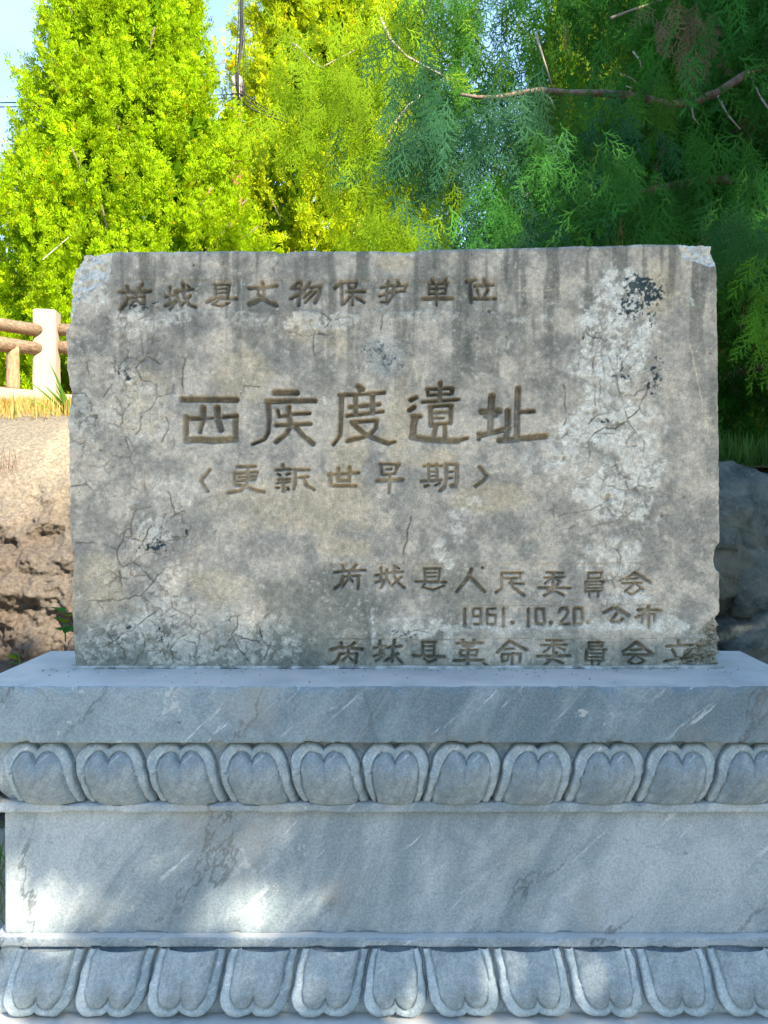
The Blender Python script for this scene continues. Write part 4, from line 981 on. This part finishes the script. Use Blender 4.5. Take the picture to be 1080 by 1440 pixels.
sprig([(600, 150, 3.7), (630, 170, 3.7), (660, 190, 3.7), (620, 210, 3.7), (580, 170, 3.8), (700, 200, 3.7), (740, 180, 3.7), (820, 190, 3.7), (860, 220, 3.7), (780, 300, 3.6), (700, 320, 3.5), (640, 320, 3.5), (840, 320, 3.6)], .22, (.04, .13, .06), 22, .13, seed=9)

# ------------------------------------------------------------------ two broadleaf trees in front and to the right, out of view, which shade the stele
def sx_of(B, yp=-.15): 
    t = (B[:, 1]-yp)/SUN[1]; return B[:, 0]-SUN[0]*t, B[:, 2]-SUN[2]*t
gapsP = [(50, 1240, 42, 60), (5, 1270, 35, 50), (205, 1180, 36, 28), (180, 1230, 30, 45), (300, 1270, 26, 46), (350, 1250, 28, 60), (415, 1250, 26, 60), (335, 1170, 24, 22), (20, 1410, 34, 26), (225, 1255, 18, 22), (330, 1300, 60, 14), (190, 1138, 50, 5), (100, 1290, 20, 18)]
gaps = [((a-VX)*1.955/F, CAMZ-(b-VY)*1.955/F, (ra+8)*1.955/F, (rb+8)*1.955/F) for a, b, ra, rb in gapsP]
def shade_tree(label, base, centre, radii, n, leaf, seed, cutgaps):
    r_ = np.random.default_rng(seed)
    t = thing('unseen_tree', label, 'tree', base, 'round-crowned trees around the forecourt')
    b = np.array(base, float); c_ = np.array(centre, float)
    u = r_.normal(0, 1, (n, 3)); u /= np.linalg.norm(u, axis=1)[:, None]; q = r_.random(n)**.42
    B = c_+u*q[:, None]*np.array(radii)
    dens = fbm(B[:, 0]*1.4+B[:, 1]*.8+30, B[:, 2]*1.4+B[:, 1]*1.1+30, 3, 700+seed)
    k = dens > .36; B = B[k]
    X_, Z_ = sx_of(B)
    k = np.ones(len(B), bool)
    if cutgaps:  # leaves cut away to shape the sun patches and the shade outline
        for gx_, gz_, ra, rb in gaps: k &= np.hypot((X_-gx_)/ra, (Z_-gz_)/rb) > 1
        k &= ~(X_ < -1.02+.05*np.sin(Z_*9))
        e_ = fbm(X_*2+9, Z_*2+9, 3, 777)*.5
        k &= ~((Z_ > 2.15+e_) | (X_ > 1.15+e_) | (Z_ < -.7-e_))
    k &= B[:, 2] > (2.6 if leaf < .3 else .25)
    k &= ~(sunlit(B) & (r_.random(len(B)) < .95))
    k &= ~((B[:, 1] > -2.2) & (np.abs(B[:, 0]) < .62*(B[:, 1]+2.3)+.3) & (B[:, 2] < 1.38+.66*(B[:, 1]+2.3)+.2))
    B = B[k]; n_ = len(B)
    tmpl = np.array(blade((0, 0, 0), (0, 0, -1), 1.0, .55, np.array([0, 1., 0])))
    Rm_ = rotm(2, r_.random(n_)*6.28) @ rotm(1, r_.normal(0, .8, n_)) @ rotm(0, r_.normal(0, .8, n_))
    cc_ = np.array([.07, .13, .03])[None]*r_.uniform(.6, 1.4, n_)[:, None]
    global rng; rng = r_
    V_, C_ = scatter([tmpl], B-b, Rm_, leaf*r_.uniform(.7, 1.3, n_), cc_)
    link('crown', soup('crown', V_, C_), m_leaf, t)
    trunk_and_limbs(t, (0, 0, -.1), tuple(c_-b+np.array([0, 0, .3])), .19, .06, seed=seed)
    ms = []
    for i in range(26):
        f = .45+.55*r_.random(); p0 = (c_-b)*f; e = c_-b+u[i]*np.array(radii)*.8
        Xe, Ze = sx_of((e+b)[None])
        if (Xe[0] < -.1 and leaf < .3) or e[2]+b[2] < 3: continue
        ms.append(tube([p0, (p0+e)/2+np.array([0, 0, .2]), e], [.06, .035, .01], 6))
    link('limbs', join_meshes(ms, 'limbs'), m_bark, t)
gaps = [(a, b, c_*1.04, d*1.04) for a, b, c_, d in gaps]
shade_tree('spreading broadleaf shade tree standing to the right in front of the pedestal', (5.3, -5.4, 0), (3.75, -4.15, 5.35), (2.9, 2.3, 2.6), 34000, .125, 3, True)
shade_tree('second broadleaf shade tree farther right in front of the rubble wall', (6.4, -2.6, 0), (5.1, -2.3, 5.7), (2.5, 2.5, 2.6), 20000, .17, 4, False)

for k, (x_, y_, h_) in enumerate([(-9.5, -15.5, 5.4), (-4.5, -14, 5.2), (1.0, -15, 5.6), (6.5, -13, 5.0), (10.5, -8, 5.0), (-14, -11, 4.6)]):  # unseen trees added behind the camera to block frontal skylight
    shade_tree(['leftmost', 'second from left', 'middle', 'fourth', 'rightmost', 'outermost left'][k]+' of the unseen trees added opposite the stele to block frontal skylight', (x_, y_, 0), (x_, y_, h_-1.4), (3.2, 2.2, 3.6), 5200, .34, 50+k, False)

# ------------------------------------------------------------------ timber-look fence at the left
PD = 8.0
fence = thing('timber_fence', 'log-rail fence with square cream concrete post on the bank left of the stele', 'fence', tuple(P(66, 555, PD)))
FO = P(66, 555, PD)
def fl(px, py, D): return P(px, py, D)-FO
pb = P(66, 553, PD)-FO; pt = P(66, 437, PD)-FO
me = box(-.10, .10, -.10, .10, pb[2]-.02, pt[2], bev=.012, name='post', sub=5, rough=.0015); o = link('post', me, m_conc, fence); o.rotation_euler = (0, 0, R(9))
me = box(-.10, .10, -.10, .10, pb[2]-.02, pt[2], bev=.012, name='post', sub=5, rough=.0015); o = link('post', me, m_conc, fence, tuple(fl(66, 555, PD)+np.array([-1.15, -2.6, -.16]))); o.rotation_euler = (0, 0, R(20))
me = box(-.10, .10, -.10, .10, pb[2]-.02, pt[2], bev=.012, name='post', sub=5, rough=.0015); o = link('post', me, m_conc, fence, (2.6, .9, 0)); o.rotation_euler = (0, 0, R(9))
A_ = np.array([-.06, -.02]); Bv = np.array([-1.15, -2.6])
def rail(z0, z1, a, b, seed):
    r_ = np.random.default_rng(seed); n_ = 12
    pts = [np.array([a[0]+(b[0]-a[0])*i/n_, a[1]+(b[1]-a[1])*i/n_, z0+(z1-z0)*i/n_])+r_.normal(0, .004, 3) for i in range(n_+1)]
    me = tube(pts, [.062+.004*r_.normal() for _ in pts], 12, 'rail', wob=.03); link('rail', me, m_wood, fence)
zr1 = fl(50, 462, PD)[2]-.03; zr2 = fl(50, 489, PD)[2]-.02
rail(zr1, zr1-.16, (-.04, -.05), Bv, 1); rail(zr2, zr2-.16, (-.04, -.05), Bv, 2)
rail(zr1+.03, zr1+.03, (.06, .05), (2.6, .9), 3); rail(zr2+.03, zr2+.03, (.06, .05), (2.6, .9), 4)
bal = tube([(0, 0, z_) for z_ in np.linspace(0, 1, 7)], [.060, .058, .061, .056, .058, .055, .055], 12, 'baluster', wob=.03)
def baluster(x, y, zt, zb):
    o = link('baluster', bal, m_balu, fence, (x, y, zb)); o.scale = (1, 1, zt-zb)
for k in range(1, 9):
    f = k/9; baluster(-.04+(-1.15+.04)*f, -.05+(-2.6+.05)*f, zr2-.16*f, pb[2]-.16*f-.03)
for k in range(1, 7):
    f = k/7; baluster(.06+2.54*f, .05+.85*f, zr2+.03, pb[2]-.03)
# pale coping the fence stands on
def coping(a, b, z, w, name, seed):
    L_ = math.hypot(b[0]-a[0], b[1]-a[1]); me = box(0, L_, -w/2, w/2, z-.16, z, bev=.012, name=name, sub=9, rough=.004)
    o = link(name, me, m_conc, fence, (a[0], a[1], 0)); o.rotation_euler = (0, 0, math.atan2(b[1]-a[1], b[0]-a[0])); return o
c1_ = coping((-1.6, -3.4), (.02, .06), -.0, .34, 'coping', 1); c2_ = coping((.10, .10), (3.2, 1.1), -.0, .34, 'coping', 2)

# ------------------------------------------------------------------ grass
def grass(name, pts, hmin, hmax, w, cols, label=None, lean=.35, seed=0, tuft=14, tr=.05):
    r_ = np.random.default_rng(seed); n_ = len(pts)*tuft
    P0_ = np.repeat(np.array(pts, float), tuft, 0); P0_[:, :2] += r_.normal(0, tr, (n_, 2))
    t1 = np.array(blade((0, 0, 0), (0, 0, 1), 1.0, 1, np.array([0, 1., 0]))); t1[:, 0] *= w
    t2 = t1.copy(); t2[:, 1] += .25*t2[:, 2]**2
    hh = r_.uniform(hmin, hmax, n_); Rr = rotm(2, r_.random(n_)*6.28) @ rotm(0, r_.normal(0, lean, n_))
    cs = np.array(cols)[r_.integers(0, len(cols), n_)]*r_.uniform(.7, 1.3, n_)[:, None]
    global rng; rng = r_
    V_, C_ = scatter([t1, t2], P0_, Rr, hh, cs)
    return link(name, soup(name, V_, C_), m_grass, kind='stuff')
r_ = np.random.default_rng(12)
def tpts(n_, x0, x1, d0, d1, clump=.45, seed=0):
    r_ = np.random.default_rng(seed); x = r_.uniform(x0, x1, n_); y = brink(x)+r_.uniform(d0, d1, n_); z = terrace_z(x, y)
    k = fbm(x*2.2+9, y*2.2+9, 2, 720+seed) > clump; return np.stack([x, y, z-.01], -1)[k]
DRY = [(.50, .36, .10), (.56, .42, .16), (.42, .26, .08), (.34, .32, .08)]
grass('dry_grass', tpts(2600, -5.5, -1.2, .25, 5.6, .30, 1), .04, .13, .07, DRY, tuft=11, tr=.06, seed=1, lean=.5)
grass('shade_grass', tpts(500, .7, 3.2, -.05, 1.2, .35, 2), .06, .20, .06, [(.05, .13, .03), (.08, .17, .04)], tuft=14, tr=.05, seed=2, lean=.45)
gp = []
for k in range(700):
    x = r_.uniform(-3.2, -1.0); y = r_.uniform(-.5, 1.3); gp.append((x, y, 0))
grass('ground_grass', gp, .04, .14, .05, [(.10, .20, .03), (.16, .22, .05), (.34, .30, .10)], tuft=9, tr=.05, seed=3)
grass('bank_roots', [tuple(P(8, 668, 3.75)), tuple(P(22, 666, 3.75)), tuple(P(0, 672, 3.75))], .05, .16, .015, [(.16, .07, .05), (.22, .12, .08)], tuft=26, tr=.03, lean=1.3, seed=9)
# long green blades beside the left edge of the stele
tf = thing('grass_tuft', 'long-bladed green grass tuft on the brink of the bank, touching left edge of stele', 'plant', tuple(P(104, 600, 5.0)))
b_ = []
for k in range(16):
    a = r_.uniform(-.9, .5); L_ = r_.uniform(.2, .42); w_ = .012; yy = r_.uniform(-.05, .05); prev = np.array([0, yy, 0.]); d = np.array([math.sin(a), r_.uniform(-.3, .1), math.cos(a)])
    pp = [prev]
    for j in range(5): d = d+np.array([math.copysign(.05, a), 0, -.07]); d /= np.linalg.norm(d); pp.append(pp[-1]+d*L_/5)
    for j in range(5):
        w0_, w1_ = w_*(1-(j/5)**2), w_*(1-((j+1)/5)**2); s_ = np.array([.9, .3, 0]); p, q = pp[j], pp[j+1]
        b_ += [p-s_*w0_, p+s_*w0_, q+s_*w1_, p-s_*w0_, q+s_*w1_, q-s_*w1_]
b_ = np.array(b_); link('blades', soup('blades', b_, np.tile([.10, .21, .025], (len(b_), 1))), m_grass, tf)

# leafy seedlings on the bank beside the pedestal
def seedling(label, at_, leaves, lsize, seed):
    t = thing('seedling_plant', label, 'plant', tuple(at_), 'seedlings on the bank'); r_ = np.random.default_rng(seed)
    link('stem', tube([(0, 0, -.01), (.004, -.01, .03), (.0, -.015, .06)], [.003, .0025, .002], 6, 'stem'), m_leaf_stem, t)
    for k in range(leaves):
        nn_ = 9; V_ = []; 
        for i in range(nn_):
            f = i/(nn_-1); w = .42*math.sin(math.pi*f**.8)*(1 if 0 < i < nn_-1 else .02); zz = -.25*f*f
            V_ += [(-w, f, zz+.12*w), (0, f, zz-.03), (w, f, zz+.12*w)]
        V_ = np.array(V_)*lsize*r_.uniform(.7, 1.2)
        Fq = [q for i in range(nn_-1) for q in ((i*3, i*3+1, i*3+4, i*3+3), (i*3+1, i*3+2, i*3+5, i*3+4))]
        me = bpy.data.meshes.new('leaf'); me.from_pydata(V_.tolist(), [], Fq); me.polygons.foreach_set('use_smooth', [True]*len(Fq))
        at = me.color_attributes.new('Col', 'FLOAT_COLOR', 'POINT'); base = [(.05, .17, .05), (.13, .24, .03)][k % 2]
        at.data.foreach_set('color', np.tile(list(base)+[1], len(V_)).astype(np.float32)); me.update()
        o = link('leaf', me, m_leaf, t, (0, -.01, .02+.012*k)); o.rotation_euler = (r_.uniform(.1, .9), r_.uniform(-.4, .4), r_.uniform(2.0, 4.4))
m_leaf_stem = M('green_stem', .6); m_leaf_stem.color((.10, .18, .04))
seedling('small two-tone leafy seedling rooted in the bank beside lower left edge of stele', P(92, 898, 3.0)+np.array([0, -.0, 0]), 7, .055, 1)
seedling('tiny dark-leaved seedling at the foot of the bank behind the pedestal slab corner', P(28, 940, 3.05), 3, .045, 2)

# ------------------------------------------------------------------ utility pole, wires
Dp = 11.3
pole = thing('utility_pole', 'weathered red-brown utility pole top with black cables rising between the two sunlit trees', 'utility pole', tuple(np.array([*P(333, 170, Dp)[:2], 2.2])))
PO = np.array([*P(333, 170, Dp)[:2], 2.2])
def pp_(px, py, D=Dp): return tuple(P(px, py, D)-PO)
zt = pp_(333, 124)[2]; zb_ = pp_(333, 152)[2]; ztt = pp_(333, 108)[2]
link('lower_shaft', tube([(0, 0, -.2), (0, 0, zb_)], [.085, .07], 14, 'lower_shaft'), m_brick, pole)
link('upper_shaft', tube([(0, 0, zb_), (0, 0, (zb_+zt)/2), (0, 0, zt)], [.074, .075, .074], 14, 'upper_shaft', wob=.02), m_pole, pole)
link('cap', tube([(0, 0, zt), (0, 0, ztt-.03), (0, 0, ztt)], [.080, .078, .06], 14, 'cap'), m_polecap, pole)
link('mast', tube([(.03, -.085, zb_-.1), (.03, -.085, ztt+.02), pp_(339, 60, Dp-.08), pp_(341, -90, Dp-.08)], .020, 8, 'mast'), m_cable, pole)
for k, (a, b) in enumerate([(337, 331), (342, 346), (340, 343)]):
    link('cable', tube([pp_(a, 150, Dp-.1), pp_(b, 95, Dp-.1), pp_(a+(-3 if k == 0 else 1), 50, Dp-.1), pp_(a-1, 20, Dp-.1), pp_(a, -60, Dp-.1)], .007, 6, 'cable'), m_cable, pole)
for k in range(4):
    link('strap', tube([(.082*math.cos(a), .082*math.sin(a), zt-.10-.07*k) for a in np.linspace(0, 6.28, 13)], .006, 5, 'strap', cap=False), m_cable, pole)
for k in range(3):
    link('cable', tube([pp_(338, 128+6*k, Dp-.08), pp_(352, 138+7*k), pp_(372, 152+5*k), pp_(410, 166+4*k, Dp+.5)], .009, 6, 'cable'), m_cable, pole)
for k, (a, b, lab) in enumerate([(143, 132, 'upper of two thin black wires crossing the sky at the left edge'), (150, 137, 'lower of two thin black wires crossing the sky at the left edge')]):
    p0, p1 = P(-330, a-4, 9.0), P(331, b, Dp-.1); pts = [p0*(1-f)+p1*f-np.array([0, 0, .25*4*f*(1-f)*.3]) for f in np.linspace(0, 1, 14)]
    me = tube([p-p0 for p in pts], .007, 6, 'overhead_wire'); link('overhead_wire', me, m_cable, None, tuple(p0), label=lab, category='wire', group='overhead wires')
g0, g1 = P(60, 365, 8.5), P(333, 138, Dp-.08)
m_guy = M('guy_strand', .5); m_guy.color((.55, .55, .52))
gm = P(130, 305, 9.5)
link('guy_wire', tube([np.zeros(3), (gm-g0), (g1-g0)], .0035, 6, 'guy_wire'), m_guy, None, tuple(g0), label='pale stay wire slanting across the cone-shaped tree above the fence post', category='wire')


# crumbs of mortar and leaf litter lying on the slab ledge
r_ = np.random.default_rng(99); tri = []
for k in range(150):
    p = np.array([r_.uniform(-.9, .8), -.012-abs(r_.normal(0, .02)) if k % 3 else r_.uniform(-.18, -.01), .9525]); q = r_.uniform(.0012, .0035)
    a, b, c_, d_ = [p+np.array(v)*q*r_.uniform(.7, 1.3) for v in ((-1, -.8, 0), (1, -.6, 0), (0, 1, 0), (0, 0, 1.1))]
    tri += [a, b, d_, b, c_, d_, c_, a, d_]
tri = np.array(tri); link('mortar_crumbs', soup('mortar_crumbs', tri, np.tile([.3, .3, .27], (len(tri), 1))), m_stele, kind='stuff')
